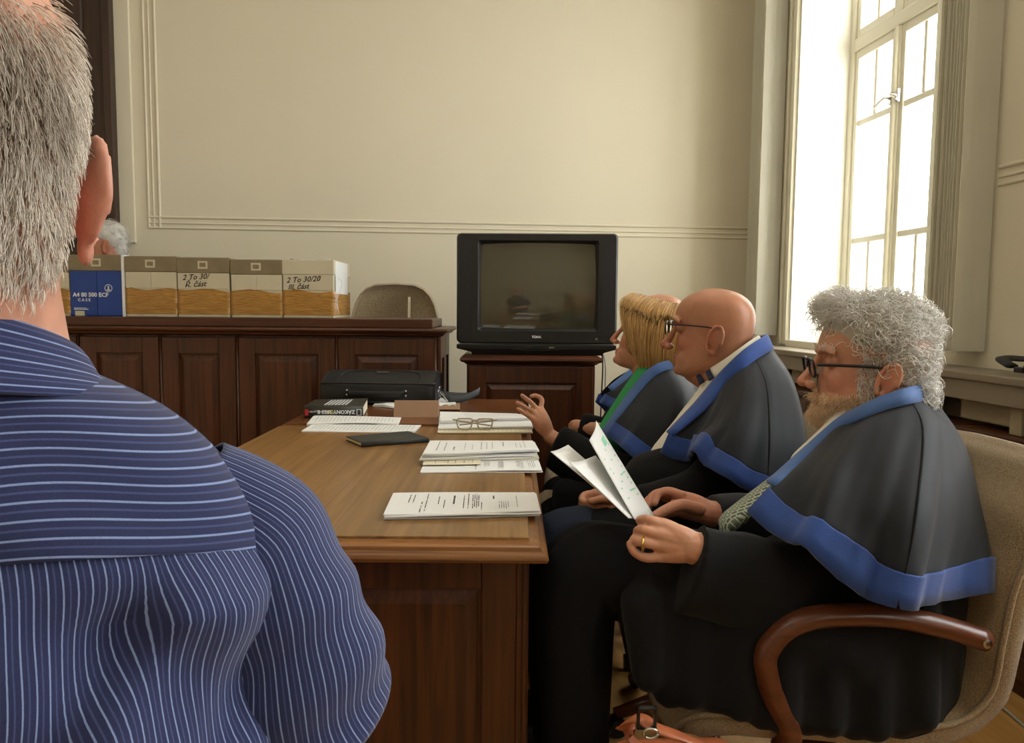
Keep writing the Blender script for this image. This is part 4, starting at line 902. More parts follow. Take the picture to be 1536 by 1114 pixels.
def head_frame(ear_px, yaw, pitch, roll=0, sc=1., side=1):
    fr = Frame((0, 0, 0), yaw, pitch, roll, sc); fr.o = at(*ear_px)-fr.w((-.016, side*.085, .004)); return fr
def curly(parent, me_roots, mask, fr, n, L, rad, cols, curl=.008, turns=1.2, flow=(-.4, 0, -.6), k=9, name='hair', lift=.6):
    v = mverts(me_roots); nn = np.empty(len(v)*3, np.float32); me_roots.vertices.foreach_get('normal', nn); nn = nn.reshape(-1, 3).astype(float)
    idx = np.where(mask)[0]; idx = RNG.choice(idx, n); p = v[idx]+RNG.normal(size=(n, 3))*.0015; q = nn[idx]
    fl = fr.R@np.array(flow)/fr.sc; tau = fl[None]+RNG.normal(size=(n, 3))*.45; tau -= q*(tau*q).sum(1)[:, None]; tau /= np.linalg.norm(tau, axis=1)[:, None]+1e-9
    b = np.cross(q, tau); t = np.linspace(0, 1, k)[None, :, None]; ph = RNG.random(n)[:, None, None]*6.28; ln = (L*(.6+.8*RNG.random(n)))[:, None, None]; sg = np.where(RNG.random(n) < .5, -1, 1)[:, None, None]
    r_ = curl*(.5+RNG.random(n)[:, None, None]); w_ = turns*6.28*t
    P = p[:, None]+tau[:, None]*ln*t+q[:, None]*(lift*ln*np.sin(t*2.2)*.6)+r_*t**.5*((np.cos(w_+ph)-np.cos(ph))*q[:, None]*.8+sg*(np.sin(w_+ph)-np.sin(ph))*b[:, None])
    return strands(name, parent, p, P, rad*(.7+.6*RNG.random(n)), cols(n))
def eyeglasses(parent, fr, x, z, w=.05, h=.034, mat=None, rimr=.0016, tempz=.03, tilt=0., half=False, outer=.07):
    """worn spectacles, a part of the person"""
    e = None; o0 = MB(); rims = []
    for s in (-1, 1):
        c = s*(.0335); lp = []
        for a in np.linspace(0, 2*pi, 24, endpoint=False):
            ca, sa = math.cos(a), math.sin(a); yy = c+w/2*np.sign(ca)*abs(ca)**.6; zz = z+h/2*np.sign(sa)*abs(sa)**.6
            lp.append(fr.w((x-.10*(abs(yy)-.01)**2*20*.1+tilt*(zz-z), yy, zz)))
        rims.append(lp)
    g = obj('eyeglasses', MB().tube(crom([fr.w((x, -.009, z+.006)), fr.w((x+.003, 0, z+.010)), fr.w((x, .009, z+.006))], 4), rimr*1.2, 6), mat, parent, world=True, smooth=True)
    for s, lp in zip((-1, 1), rims):
        obj('rim', MB().tube(lp+[lp[0]], rimr, 6), mat, g, world=True, smooth=True); obj('lens', MB().add(lp, [tuple(range(24))]), M['lens'], g, world=True)
        obj('temple', MB().tube(crom([fr.w((x-.006, s*(.0335+w/2), z+.008)), fr.w((x-.012, s*outer, z+.009)), fr.w((x*.4, s*(outer+.008), (z+tempz)/2+.006)), fr.w((-.005, s*.083, tempz)), fr.w((-.025, s*.084, tempz-.012)), fr.w((-.036, s*.082, tempz-.03))], 5), rimr*1.15, 6), mat, g, world=True, smooth=True)
    return g
DARKM = M['blackm']

# ================================================================== the bearded man reading
pa = thing('person', 'person with curly grey hair, beard and glasses, in black robe, reading papers', 'person', T(.70, 1.5, 0))
frA = head_frame((1332, 571, 1.42), .20, .06)
b = MB(); head_mb(b, frA, nose=1.0, full=.004)
NB = at(1338, 655, 1.5)
b.chain([frA.w((-.02, 0, -.03)), frA.w((-.012, 0, -.072)), at(1330, 640, 1.5), NB], [.062, .060, .064, .08], 16)
b.chain([NB, at(1335, 720, 1.5), at(1310, 850, 1.5), at(1290, 975, 1.5)], [.08, .13, .15, .15], 18)
for d0, d1 in ((1.5, 1.40), (1.5, 1.62)): b.chain([NB, at(1338, 700, d1)], [.06, .06], 12)
b.chain([at(1338, 705, 1.40), at(1215, 870, 1.36), at(1110, 842, 1.32), at(1042, 822, 1.305)], [.05, .036, .034, .029], 12, sm=4)
b.chain([at(1330, 700, 1.66), at(1215, 830, 1.72), at(1120, 790, 1.66), at(1068, 770, 1.60)], [.055, .046, .036, .028], 12, sm=4)
# left hand: back of the hand towards the window side, fingers closing round the sheets
W = at(1040, 820, 1.305)
for kp, r in (((994, 788, 1.305), .0115), ((988, 801, 1.297), .0115), ((986, 817, 1.297), .0115), ((991, 835, 1.302), .0105)): b.chain([W, at(1018, (820+kp[1])/2, 1.302), at(*kp)], [.026, .021, r], 12, flat=(1, .8))
finger(b, A((994, 788, 1.305), (972, 779, 1.312), (960, 780, 1.335), (966, 782, 1.36)), .0105, .009)
finger(b, A((988, 801, 1.297), (966, 795, 1.302), (956, 796, 1.325), (962, 799, 1.35)), .0102, .0085)
finger(b, A((986, 817, 1.297), (963, 813, 1.296), (951, 809, 1.315), (957, 806, 1.34)), .0102, .0085)
finger(b, A((991, 835, 1.302), (968, 836, 1.300), (952, 828, 1.304), (945, 816, 1.310)), .0100, .008)
finger(b, A((1022, 800, 1.325), (1004, 789, 1.35), (985, 783, 1.37), (972, 781, 1.38)), .014, .0105)
# right hand: palm towards us, thumb on the sheets, fingers behind them
W = at(1062, 768, 1.595)
for kp, r in (((1018, 743, 1.60), .0125), ((1016, 750, 1.615), .0125), ((1016, 759, 1.62), .012), ((1018, 768, 1.62), .011)): b.chain([W, at(1040, (766+kp[1])/2, 1.605), at(*kp)], [.025, .021, r], 12)
b.chain([W, at(1030, 762, 1.60), at(1008, 764, 1.60)], [.024, .022, .015], 12).ell(at(1024, 758, 1.605), (.030, .016, .020))
finger(b, A((1022, 742, 1.595), (1003, 736, 1.60), (988, 740, 1.60), (982, 754, 1.59)), .0108, .009)
finger(b, A((1014, 744, 1.612), (993, 738, 1.622), (978, 744, 1.615), (973, 759, 1.60)), .0108, .009)
finger(b, A((1012, 750, 1.628), (986, 744, 1.64), (971, 751, 1.63), (967, 765, 1.615)), .0106, .0088)
finger(b, A((1018, 768, 1.62), (997, 772, 1.628), (985, 778, 1.62), (980, 784, 1.61)), .010, .008)
finger(b, A((1046, 764, 1.575), (1022, 757, 1.552), (1000, 764, 1.535), (982, 774, 1.525)), .0165, .0105)
me = remesh(b, .0025, 3); skin_colors(me, frA, (206, 150, 120), (190, 104, 82)); bodyA = link('body', me, M['skin'], pa, world=True, smooth=True); meA = me
me.transform(WM[pa])           # keep world coordinates for rooting the hair
hc = MB().ell((0, 0, 0), (1, 1, 1)); hc = MB()
for c, r in (((-.010, 0, .094), (.101, .086, .068)), ((-.040, 0, .045), (.068, .083, .066)), ((-.066, 0, -.010), (.044, .062, .05)), ((.050, 0, .126), (.046, .055, .028)), ((-.03, .012, .12), (.06, .06, .045))):
    q = MB().ell(c, r, nu=24, nv=14); hc.add(frA.w(q.verts()), q.f)
hm = remesh(hc, .006, 2); colattr(hm, 'Col', np.tile(srgb(186, 176, 160), (len(hm.vertices), 1))); vv = frA.l(mverts(hm))
cap = link('hair', hm, M['hair'], pa, smooth=True); capw = mverts(hm).copy()
grey = lambda n: haircols(n, (205, 197, 183), (255, 252, 247), .7)
curly(cap, hm, (vv[:, 2] > -.07) & ~((vv[:, 0] > .05) & (vv[:, 2] < .10)), frA, 5200, .026, .0009, grey, curl=.0085, turns=.9, flow=(-.6, 0, -.2), lift=.45)
curly(cap, hm, (vv[:, 0] > .03) & (vv[:, 2] > .11), frA, 900, .030, .0009, grey, curl=.006, turns=.6, flow=(.9, 0, .15), lift=.7)
curly(cap, hm, (vv[:, 0] < -.07) & (vv[:, 2] < .02), frA, 700, .034, .0010, grey, curl=.008, turns=.9, flow=(-.6, 0, -.7))
hm.transform(WM[pa].inverted())
lv = frA.l(mverts(meA)); ay = np.abs(lv[:, 1])
bm_ = (lv[:, 2] < -.026-.22*np.clip(lv[:, 0]-.03, 0, .05)+.0*ay) & (lv[:, 2] > -.102) & (lv[:, 0] > .008) & (lv[:, 0] < .115) & (ay < .09) & ~((np.abs(lv[:, 2]+.051) < .007) & (ay < .022) & (lv[:, 0] > .08))
ms_ = (lv[:, 2] < -.030) & (lv[:, 2] > -.046) & (lv[:, 0] > .078) & (ay < .034) & (lv[:, 0] < .104)
blond = lambda n: haircols(n, (236, 178, 118), (255, 236, 204), .8)
curly(bodyA, meA, bm_ | ms_, frA, 3600, .013, .0006, blond, curl=.002, turns=.6, flow=(.05, 0, -1), name='beard', k=5, lift=.7)
sb_ = (lv[:, 0] > .0) & (lv[:, 0] < .03) & (lv[:, 2] > -.04) & (lv[:, 2] < .05) & (ay > .058) & (ay < .08)
curly(bodyA, meA, sb_, frA, 500, .014, .0007, grey, curl=.002, turns=.6, flow=(-.2, 0, -1), name='sideburn', k=5, lift=.4)
eb_ = (np.abs(lv[:, 2]-.056) < .006) & (lv[:, 0] > .07) & (ay > .01) & (ay < .058)
curly(bodyA, meA, eb_, frA, 90, .006, .0006, grey, curl=.002, turns=.5, flow=(.3, 0, .3), name='eyebrow', k=5, lift=.8)
meA.transform(WM[pa].inverted())
eyeglasses(pa, frA, .110, .014, .052, .034, DARKM, .0026, .026, tilt=.25)
obj('ring', MB().tube([at(965, 815, 1.299)+.0122*(math.cos(a)*np.array([0, 0, 1])+math.sin(a)*T(.3, 1)/1.04) for a in np.linspace(0, 2*pi, 17)], .0022, 6), M['gold'], pa, world=True, smooth=True)
# clothes
g = MB()
g.chain(A((1285, 985, 1.5), (1300, 880, 1.5), (1325, 760, 1.5), (1338, 690, 1.5)), [.185, .178, .155, .10], 20)
g.chain(A((1240, 985, 1.5), (1200, 900, 1.48)), [.16, .13], 16)
for i, px in enumerate(np.arange(965, 1400, 34)):
    yb = np.interp(px, [940, 985, 1060, 1180, 1300, 1400], [985, 1032, 1044, 1074, 1085, 1062]); dd = 1.312+.012*(i % 2)
    g.capsule(at(px, 900+.12*abs(px-1150)*.3, dd+.03), at(px+6, yb, dd), .045, .03, 10)
g.chain(A((1260, 960, 1.40), (1120, 900, 1.40), (990, 870, 1.42)), [.115, .11, .10], 16); g.chain(A((1260, 960, 1.6), (1120, 890, 1.6), (1000, 860, 1.58)), [.12, .11, .10], 16)
gm = remesh(g, .008, 6); robe_folds(gm, .006, 34, 1); robeA = link('robe', gm, M['robe'], pa, world=True, smooth=True)
def sleeve(name, pts, rad, flat, mat, parent, seed, vox=.006):
    m = MB().tube(crom(A(*pts), 5), crom(np.array(rad)[:, None], 5)[:, 0], 20, flat=flat, ref=(0, 0, 1)); me = remesh(m, vox, 2); robe_folds(me, .005, 45, seed); return link(name, me, mat, parent, world=True, smooth=True)
sleeve('sleeve', [(1335, 715, 1.43), (1275, 810, 1.40), (1195, 880, 1.35), (1100, 868, 1.32), (1032, 850, 1.305)], [.075, .085, .088, .084, .080], (1, .6), M['robe'], robeA, 3)
sleeve('sleeve', [(1325, 710, 1.66), (1240, 800, 1.72), (1180, 795, 1.70), (1120, 778, 1.65), (1066, 770, 1.605)], [.085, .09, .075, .05, .04], (1, .9), M['cape'], robeA, 4)
t_ = MB().chain(A((1250, 975, 1.42), (1060, 890, 1.42), (905, 848, 1.43)), [.11, .095, .078], 16).chain(A((905, 848, 1.43), (868, 880, 1.43), (862, 1050, 1.45), (868, 1330, 1.5)), [.078, .075, .068, .055], 16)
t_.chain(A((1250, 965, 1.6), (1060, 880, 1.58), (890, 835, 1.56)), [.11, .095, .078], 16).chain(A((890, 835, 1.56), (850, 870, 1.56), (846, 1050, 1.58), (855, 1250, 1.62)), [.078, .072, .066, .055], 16)
tm = remesh(t_, .008, 4); robe_folds(tm, .004, 40, 5); link('trousers', tm, M['trouser'], pa, world=True, smooth=True)
shoe(pa, at(862, 1330, 1.5), T(-1, -.1), M['shoe']); shoe(pa, at(850, 1250, 1.62), T(-1, .1), M['shoe'])
capeA = cape(robeA, [
 [(1262,632,1.46),(1215,676,1.42),(1180,708,1.38),(1152,738,1.35),(1122,771,1.34)], [(1300,618,1.43),(1268,662,1.37),(1240,722,1.30),(1222,783,1.26),(1200,820,1.245)],
 [(1335,605,1.42),(1318,652,1.33),(1298,742,1.255),(1287,820,1.225),(1268,876,1.215)], [(1365,598,1.42),(1382,645,1.34),(1368,760,1.235),(1350,862,1.205),(1338,911,1.20)],
 [(1382,593,1.45),(1420,650,1.40),(1428,765,1.32),(1415,858,1.275),(1405,903,1.27)], [(1392,590,1.50),(1442,672,1.49),(1462,770,1.41),(1470,838,1.35),(1469,888,1.34)],
 [(1388,588,1.55),(1432,655,1.58),(1434,760,1.54),(1428,825,1.50),(1424,868,1.50)], [(1350,592,1.59),(1370,640,1.70),(1362,730,1.76),(1358,790,1.77),(1355,830,1.77)],
 [(1310,605,1.58),(1300,645,1.70),(1280,720,1.78),(1265,770,1.79),(1255,805,1.79)], [(1275,628,1.56),(1230,672,1.65),(1195,715,1.70),(1170,740,1.71),(1150,765,1.71)],
 [(1264,634,1.53),(1218,676,1.57),(1183,708,1.58),(1158,735,1.58),(1135,762,1.58)]], fold=.012, fk=6, seams=(3,))
strip('collar', [(1150,722,1.37),(1205,672,1.43),(1253,630,1.455),(1290,609,1.42),(1330,591,1.40),(1365,580,1.405),(1391,576,1.47),(1391,576,1.53),(1360,579,1.585),(1310,596,1.585),(1262,630,1.535),(1215,668,1.575)],
 [(1163,730,1.35),(1214,686,1.41),(1258,648,1.44),(1292,628,1.40),(1332,613,1.39),(1368,605,1.395),(1397,599,1.47),(1397,597,1.54),(1362,601,1.605),(1310,616,1.605),(1258,648,1.555),(1205,686,1.59)], M['velvetd'], robeA, thick=.006)
strip('shirt_collar', [(1262,640,1.475),(1275,622,1.45),(1300,608,1.43),(1345,590,1.425),(1378,583,1.48),(1372,583,1.55),(1310,602,1.565),(1270,630,1.52)],
 [(1256,652,1.47),(1272,645,1.435),(1300,632,1.42),(1345,612,1.41),(1386,600,1.48),(1380,600,1.56),(1310,622,1.575),(1266,648,1.53)], M['shirtw'], pa, thick=.003)
def plaid():
    m, nt, p = newmat('plaid_tie'); L = nt.links.new; tc = N(nt, 'ShaderNodeTexCoord'); mp = N(nt, 'ShaderNodeMapping'); mp.inputs['Rotation'].default_value = (.6, .7, .5); L(tc.outputs['Object'], mp.inputs['Vector'])
    bt = N(nt, 'ShaderNodeTexBrick', i_Scale=42); bt.inputs['Color1'].default_value = (*srgb(62, 72, 60), 1); bt.inputs['Color2'].default_value = (*srgb(92, 104, 88), 1); bt.inputs['Mortar'].default_value = (*srgb(176, 182, 160), 1); bt.inputs['Mortar Size'].default_value = .05; L(mp.outputs[0], bt.inputs[0]); L(bt.outputs[0], p.inputs['Base Color']); p.inputs['Roughness'].default_value = .5; return m
tt_ = MB().tube(crom(A((1257, 638, 1.475), (1242, 657, 1.465), (1208, 688, 1.465), (1158, 730, 1.45), (1118, 764, 1.44), (1094, 784, 1.43), (1088, 800, 1.43)), 5), crom(np.array([[.015], [.019], [.024], [.030], [.036], [.034], [.02]]), 5)[:, 0], 12, flat=(.5, 1), ref=UP*.8-RT*.6)
obj('necktie', tt_, plaid(), pa, world=True, smooth=True)
sm_ = MB().chain(A((1272, 628, 1.485), (1258, 655, 1.485), (1215, 700, 1.49)), [.034, .036, .04], 14); link('shirt', remesh(sm_, .006, 2), M['shirtw'], pa, world=True, smooth=True)
# the sheets he reads, fanned between both hands
def sheet3d(name, c4, bend, label, mat, lines=None):
    c = [at(*p) for p in c4]; n = np.cross(c[1]-c[0], c[3]-c[0]); n /= np.linalg.norm(n)
    f = lambda s, t: (1-t)*((1-s)*c[0]+s*c[1])+t*((1-s)*c[3]+s*c[2])+n*bend*math.sin(pi*s)*(.3+.7*(1-t))
    G = [[f(s, t) for s in np.linspace(0, 1, 13)] for t in np.linspace(0, 1, 13)]
    o = single(name, MB().grid(G), mat, label, 'paper', 'papers in the bearded man\'s hands', smooth=True, solid=.0012)
    if lines:
        m = MB()
        for t0, s0, s1, w_ in lines:
            Q = [f(s, t)+n*.0012*sg for sg in (1,) for s, t in ((s0, t0), (s1, t0), (s1, t0+w_), (s0, t0+w_))]; m.add(Q, [(0, 1, 2, 3)]); Q = [q-2*n*.0012 for q in Q]; m.add(Q, [(0, 1, 2, 3)])
        me = m.mesh('print'); me.transform(WM[o].inverted()); tag(link('print', me, M['mint'], o), kind='stuff')
    return o
M['mint'] = plain('mint_marker', (150, 216, 182), .7)
sheet3d('paper_sheet', [(894, 631, 1.56), (884, 660, 1.44), (952, 779, 1.37), (981, 773, 1.50)], .006, 'upright bright sheet with green highlighting held by the bearded man', M['paper'], [(.22+.06*k, .2, random.uniform(.5, .9), .018) for k in range(10)]+[(.12, .25, .55, .09)])
sheet3d('paper_sheet', [(893, 683, 1.47), (854, 693, 1.36), (943, 777, 1.355), (979, 775, 1.47)], -.008, 'drooping grey backed sheet held in front of the highlighted sheet', M['paper'])
sheet3d('paper_sheet', [(852, 667, 1.50), (826, 677, 1.42), (945, 775, 1.375), (975, 773, 1.48)], -.004, 'lowest sheet fanned out beneath the other papers in the hands', M['paper'])

# ================================================================== the bald man with glasses
pb = thing('person', 'bald person with dark glasses and a white shirt under a black robe', 'person', T(.60, 2.05, 0))
frB = head_frame((1072, 510, 1.985), .36, .02, 0, 1.04)
b = MB(); head_mb(b, frB, nose=1.03, jaw=1.06, full=.006, ear=1.08)
NB = at(1105, 585, 2.07)
b.chain([frB.w((-.03, 0, -.02)), frB.w((-.03, 0, -.07)), at(1100, 555, 2.06), NB], [.07, .072, .075, .09], 18); b.chain([frB.w((.03, 0, -.075)), at(1085, 570, 2.05)], [.045, .055], 14)
b.chain([NB, at(1105, 640, 2.07), at(1100, 740, 2.05), at(1085, 800, 2.05)], [.09, .14, .15, .15], 18)
b.chain([at(1115, 605, 1.97), at(1080, 700, 1.93), at(990, 750, 1.87), at(950, 762, 1.90)], [.055, .046, .037, .029], 12, sm=4)
b.chain([at(1110, 595, 2.2), at(1060, 690, 2.25), at(960, 745, 2.1), at(925, 752, 2.0)], [.055, .046, .037, .029], 12, sm=4)
W = at(948, 762, 1.90)                       # clasped hands in the lap
for k in range(4):
    y = 748+k*8; b.chain([W, at(918, y+4, 1.895-.004*k)], [.025, .013], 12)
    finger(b, A((918, y+4, 1.895), (898, y+2, 1.90), (884, y+4, 1.925), (890, y+8, 1.95)), .0115, .009)
W = at(918, 748, 1.99)
for k in range(4):
    y = 738+k*8; b.chain([W, at(892, y+2, 1.965)], [.025, .013], 12)
    finger(b, A((892, y+2, 1.965), (877, y+4, 1.955), (872, y+12, 1.935), (880, y+16, 1.925)), .0115, .009)
finger(b, A((930, 752, 1.885), (905, 748, 1.885), (888, 752, 1.885)), .014, .0105)
me = remesh(b, .0034, 3); skin_colors(me, frB, (186, 128, 96), (176, 88, 64), stub=(150, 110, 88)); link('body', me, M['skin'], pb, world=True, smooth=True)
eyeglasses(pb, frB, .112, .030, .048, .034, DARKM, .0017, .034)
g = MB().chain(A((1090, 800, 2.05), (1098, 740, 2.05), (1105, 650, 2.06), (1110, 590, 2.07)), [.19, .185, .16, .11], 20).chain(A((1080, 800, 1.95), (960, 800, 1.93), (880, 815, 1.93)), [.12, .10, .085], 16).chain(A((1080, 800, 2.15), (960, 800, 2.14), (880, 815, 2.12)), [.12, .10, .085], 16)
g.chain(A((1040, 720, 2.0), (985, 725, 2.0)), [.13, .09], 14)
for i, px in enumerate(np.arange(930, 1200, 32)): g.capsule(at(px, 800, 1.88), at(px+4, 870, 1.86+.01*(i % 2)), .05, .03, 10)
gm = remesh(g, .009, 5); robe_folds(gm, .006, 30, 11); robeB = link('robe', gm, M['robe'], pb, world=True, smooth=True)
sleeve('sleeve', [(1112, 620, 1.98), (1090, 680, 1.94), (1055, 740, 1.88), (1000, 756, 1.87), (960, 760, 1.89)], [.06, .07, .078, .065, .055], (1, .8), M['robe'], robeB, 13, .008)
sleeve('sleeve', [(1110, 605, 2.2), (1060, 680, 2.26), (1000, 725, 2.18), (955, 742, 2.08), (930, 748, 2.02)], [.08, .09, .08, .062, .05], (1, .8), M['robe'], robeB, 14, .008)
t_ = MB()
for dz in (0, .19): t_.chain(A((1080, 800, 1.95+dz), (960, 800, 1.93+dz), (850, 802, 1.93+dz)), [.10, .088, .072], 14).chain(A((850, 802, 1.93+dz), (830, 830, 1.93+dz), (838, 1000, 1.95+dz), (850, 1100, 1.98+dz)), [.072, .07, .06, .05], 14)
tm = remesh(t_, .009, 4); robe_folds(tm, .004, 36, 15); link('trousers', tm, M['trouserb'], pb, world=True, smooth=True)
shoe(pb, at(850, 1100, 1.98), T(-1, 0), M['shoe']); shoe(pb, at(850, 1070, 2.17), T(-1, .1), M['shoe'])
sm_ = MB().chain(A((1095, 560, 2.05), (1072, 598, 2.04), (1047, 638, 2.03), (1010, 688, 2.02)), [.045, .052, .058, .06], 16); me = remesh(sm_, .006, 3); robe_folds(me, .003, 60, 16); link('shirt', me, M['shirtw'], pb, world=True, smooth=True)
capeB = cape(robeB, [
 [(1080,572,1.985),(1050,610,1.95),(1024,638,1.93),(1004,651,1.92),(991,681,1.92)], [(1090,562,1.97),(1076,602,1.91),(1060,640,1.88),(1046,660,1.875),(1037,690,1.875)], [(1098,554,1.96),(1092,592,1.88),(1078,630,1.82),(1060,652,1.79),(1040,676,1.785)],
 [(1112,545,1.95),(1115,585,1.85),(1105,640,1.77),(1090,685,1.74),(1078,712,1.73)], [(1130,532,1.96),(1150,578,1.85),(1155,650,1.76),(1152,716,1.73),(1147,743,1.72)], [(1145,522,1.99),(1178,572,1.92),(1195,650,1.85),(1200,712,1.83),(1196,738,1.83)],
 [(1153,518,2.05),(1190,575,2.05),(1211,650,2.03),(1214,712,1.96),(1210,738,1.95)], [(1148,516,2.12),(1180,570,2.16),(1182,640,2.18),(1176,695,2.18),(1172,720,2.18)], [(1115,530,2.16),(1120,565,2.26),(1125,630,2.33),(1125,680,2.35),(1122,705,2.35)],
 [(1085,550,2.13),(1050,590,2.22),(1030,635,2.27),(1020,655,2.27),(1010,680,2.27)], [(1072,568,2.06),(1040,612,2.1),(1015,640,2.11),(1000,655,2.11),(988,680,2.11)]], fold=.010, fk=6, seams=(4,))
strip('collar', [(1000,648,1.925),(1040,606,1.945),(1072,568,1.96),(1092,546,1.94),(1118,522,1.94),(1146,504,1.99),(1150,502,2.06),(1142,504,2.13),(1112,520,2.17),(1082,548,2.14)],
 [(1012,652,1.905),(1056,616,1.915),(1088,584,1.93),(1108,562,1.925),(1130,542,1.93),(1155,526,1.985),(1159,522,2.06),(1150,524,2.15),(1114,540,2.19),(1078,566,2.16)], M['velvet'], robeB, thick=.006)
strip('shirt_collar', [(1066,552,2.0),(1088,538,1.965),(1112,520,1.95),(1132,506,1.99),(1138,503,2.06),(1128,506,2.12),(1098,524,2.15),(1070,548,2.1)], [(1070,570,1.985),(1086,562,1.955),(1116,540,1.94),(1142,522,1.985),(1148,520,2.06),(1138,522,2.135),(1098,545,2.16),(1066,566,2.11)], M['shirtw'], pb, thick=.003)
for k in (0, 1): strip('patterned_band', [(1064-14*k,554+6*k,2.0+.04*k),(1071-14*k,566+6*k,1.978+.04*k)], [(1058-14*k,558+6*k,2.0+.04*k),(1063-14*k,571+6*k,1.978+.04*k)], M['navy'] if 'navy' in M else M.setdefault('navy', plain('navy_pattern', (34, 40, 70), .7, var=.6, scale=260)), pb, thick=.004)

# ================================================================== the blonde woman
pc = thing('person', 'person with blonde bob hair and a green top under a black robe, hand raised', 'person', T(.47, 2.5, 0))
frC = head_frame((972, 517, 2.45), .30, .24, 0, .96)
b = MB(); head_mb(b, frC, nose=.97, jaw=.92, chin=.002)
NB = at(985, 580, 2.52)
b.chain([frC.w((-.02, 0, -.02)), frC.w((-.02, 0, -.08)), at(978, 556, 2.5), NB], [.055, .05, .052, .07], 16)
b.chain([NB, at(985, 630, 2.52), at(985, 720, 2.5), at(985, 770, 2.5)], [.07, .11, .12, .14], 16)
b.chain([at(1000, 600, 2.4), at(995, 715, 2.32), at(900, 700, 2.36), at(826, 655, 2.41)], [.045, .04, .032, .025], 12, sm=4)
b.chain([at(990, 595, 2.62), at(975, 690, 2.66), at(900, 690, 2.62)], [.045, .04, .032], 12, sm=4)
W = at(821, 648, 2.41)
for kp, r in (((811, 612, 2.44), .0105), ((806, 614, 2.425), .0108), ((801, 619, 2.41), .0105), ((799, 628, 2.40), .0098)): b.chain([W, at((821+kp[0])/2, (648+kp[1])/2, 2.41), at(*kp)], [.022, .020, r], 12)
finger(b, A((811, 612, 2.44), (813, 599, 2.455), (804, 593, 2.46), (797, 594, 2.455)), .0098, .0075)
finger(b, A((806, 614, 2.425), (796, 603, 2.425), (788, 597, 2.42), (783, 593, 2.415)), .0098, .0075)
finger(b, A((801, 619, 2.41), (791, 613, 2.405), (783, 608, 2.40), (776, 604, 2.395)), .0096, .0073)
finger(b, A((799, 628, 2.40), (790, 622, 2.395), (784, 618, 2.39), (777, 613, 2.385)), .009, .0068)
finger(b, A((820, 636, 2.43), (812, 622, 2.46), (803, 612, 2.47), (797, 606, 2.47)), .012, .0085)
me = remesh(b, .0034, 3); skin_colors(me, frC, (194, 136, 104)); link('body', me, M['skin'], pc, world=True, smooth=True)
# bob: shell under combed strands
hc = MB()
for c, r in (((-.014, 0, .070), (.103, .088, .080)), ((-.045, 0, .02), (.075, .092, .075)), ((-.062, 0, -.035), (.062, .086, .058)), ((.02, .058, .02), (.05, .032, .07)), ((.02, -.058, .02), (.05, .032, .07)), ((-.02, .07, -.03), (.045, .026, .05)), ((-.02, -.07, -.03), (.045, .026, .05)), ((.058, 0, .096), (.05, .066, .035))):
    q = MB().ell(c, r, nu=24, nv=14); hc.add(frC.w(q.verts()), q.f)
hm = remesh(hc, .006, 4); colattr(hm, 'Col', np.tile(srgb(168, 124, 68), (len(hm.vertices), 1))); cap = link('hair', hm, M['hair'], pc, world=True, smooth=True)
n = 4200; a0 = RNG.random(n); x0 = .085-.17*a0; sd = np.where(RNG.random(n) < .75, 1, -1); k = 12; t = np.linspace(0, 1, k)
fx = x0+RNG.normal(size=n)*.006; P = np.zeros((n, k, 3))
zend = np.interp(-fx, [-.09, -.05, 0, .05, .1], [.035, -.005, -.065, -.085, -.09])+RNG.normal(size=n)*.012
for j, tt in enumerate(t):
    an = tt*1.0; z = .152*np.cos(an*pi/2*1.0)*(tt < 2)
    zz = .150-(.150-zend)*tt**1.35; h = np.clip((zz-.03)/.12, 0, 1)
    yy = sd*(.012+.086*np.sqrt(np.clip(1-h**2, 0, 1)))*np.clip(tt*3.2+.12, 0, 1); yy *= 1-.25*np.clip((-.02-zz)/.08, 0, 1)
    bk = np.clip(-fx/.085, 0, 1); xs = fx-(.045*tt)*bk-.030*tt*(1-bk)+.028*np.sin(tt*3)*(1-bk)
    yy *= np.sqrt(np.clip(1-(bk*tt*.92)**4*.75, .05, 1))
    P[:, j] = np.stack([xs, yy, zz], 1)
P += RNG.normal(size=(n, 1, 3))*.0035+RNG.normal(size=(n, k, 3))*.0004
strands('hair_strands', cap, None, frC.w(P), .0011*(.6+.8*RNG.random(n)), haircols(n, (164, 112, 52), (240, 200, 130), .85))
obj('earring', MB().ell(frC.w((-.004, .089, -.034)), (.004,)*3, nu=8, nv=6), M['gold'], pc, world=True, smooth=True)
obj('ring', MB().tube([at(796.5, 616, 2.4085)+.0105*(math.cos(a)*UP*.8+math.cos(a)*RT*.5+math.sin(a)*FW) for a in np.linspace(0, 2*pi, 13)], .0018, 5), M['gold'], pc, world=True, smooth=True)
single('pen', MB().tube(A((795, 612, 2.44), (794, 598, 2.455)), .0035, 8), M['paper'], 'white pen held between the fingers of the raised hand', 'pen', smooth=True, angle=40)
g = MB().chain(A((985, 780, 2.5), (985, 720, 2.5), (988, 640, 2.52), (992, 585, 2.54)), [.17, .155, .13, .09], 18).chain(A((985, 770, 2.42), (900, 770, 2.42), (850, 775, 2.42)), [.11, .09, .08], 14).chain(A((985, 770, 2.6), (900, 765, 2.6), (850, 770, 2.6)), [.11, .09, .08], 14)
for i, px in enumerate(np.arange(850, 1040, 28)): g.capsule(at(px, 740, 2.36), at(px, 850, 2.34+.012*(i % 2)), .05, .035, 10)
gm = remesh(g, .010, 5); robe_folds(gm, .006, 30, 21); robeC = link('robe', gm, M['robe'], pc, world=True, smooth=True)
sleeve('sleeve', [(1000, 625, 2.4), (1002, 700, 2.32), (950, 725, 2.31), (890, 700, 2.36), (834, 670, 2.405)], [.07, .08, .085, .08, .072], (1, .6), M['robe'], robeC, 23, .007)
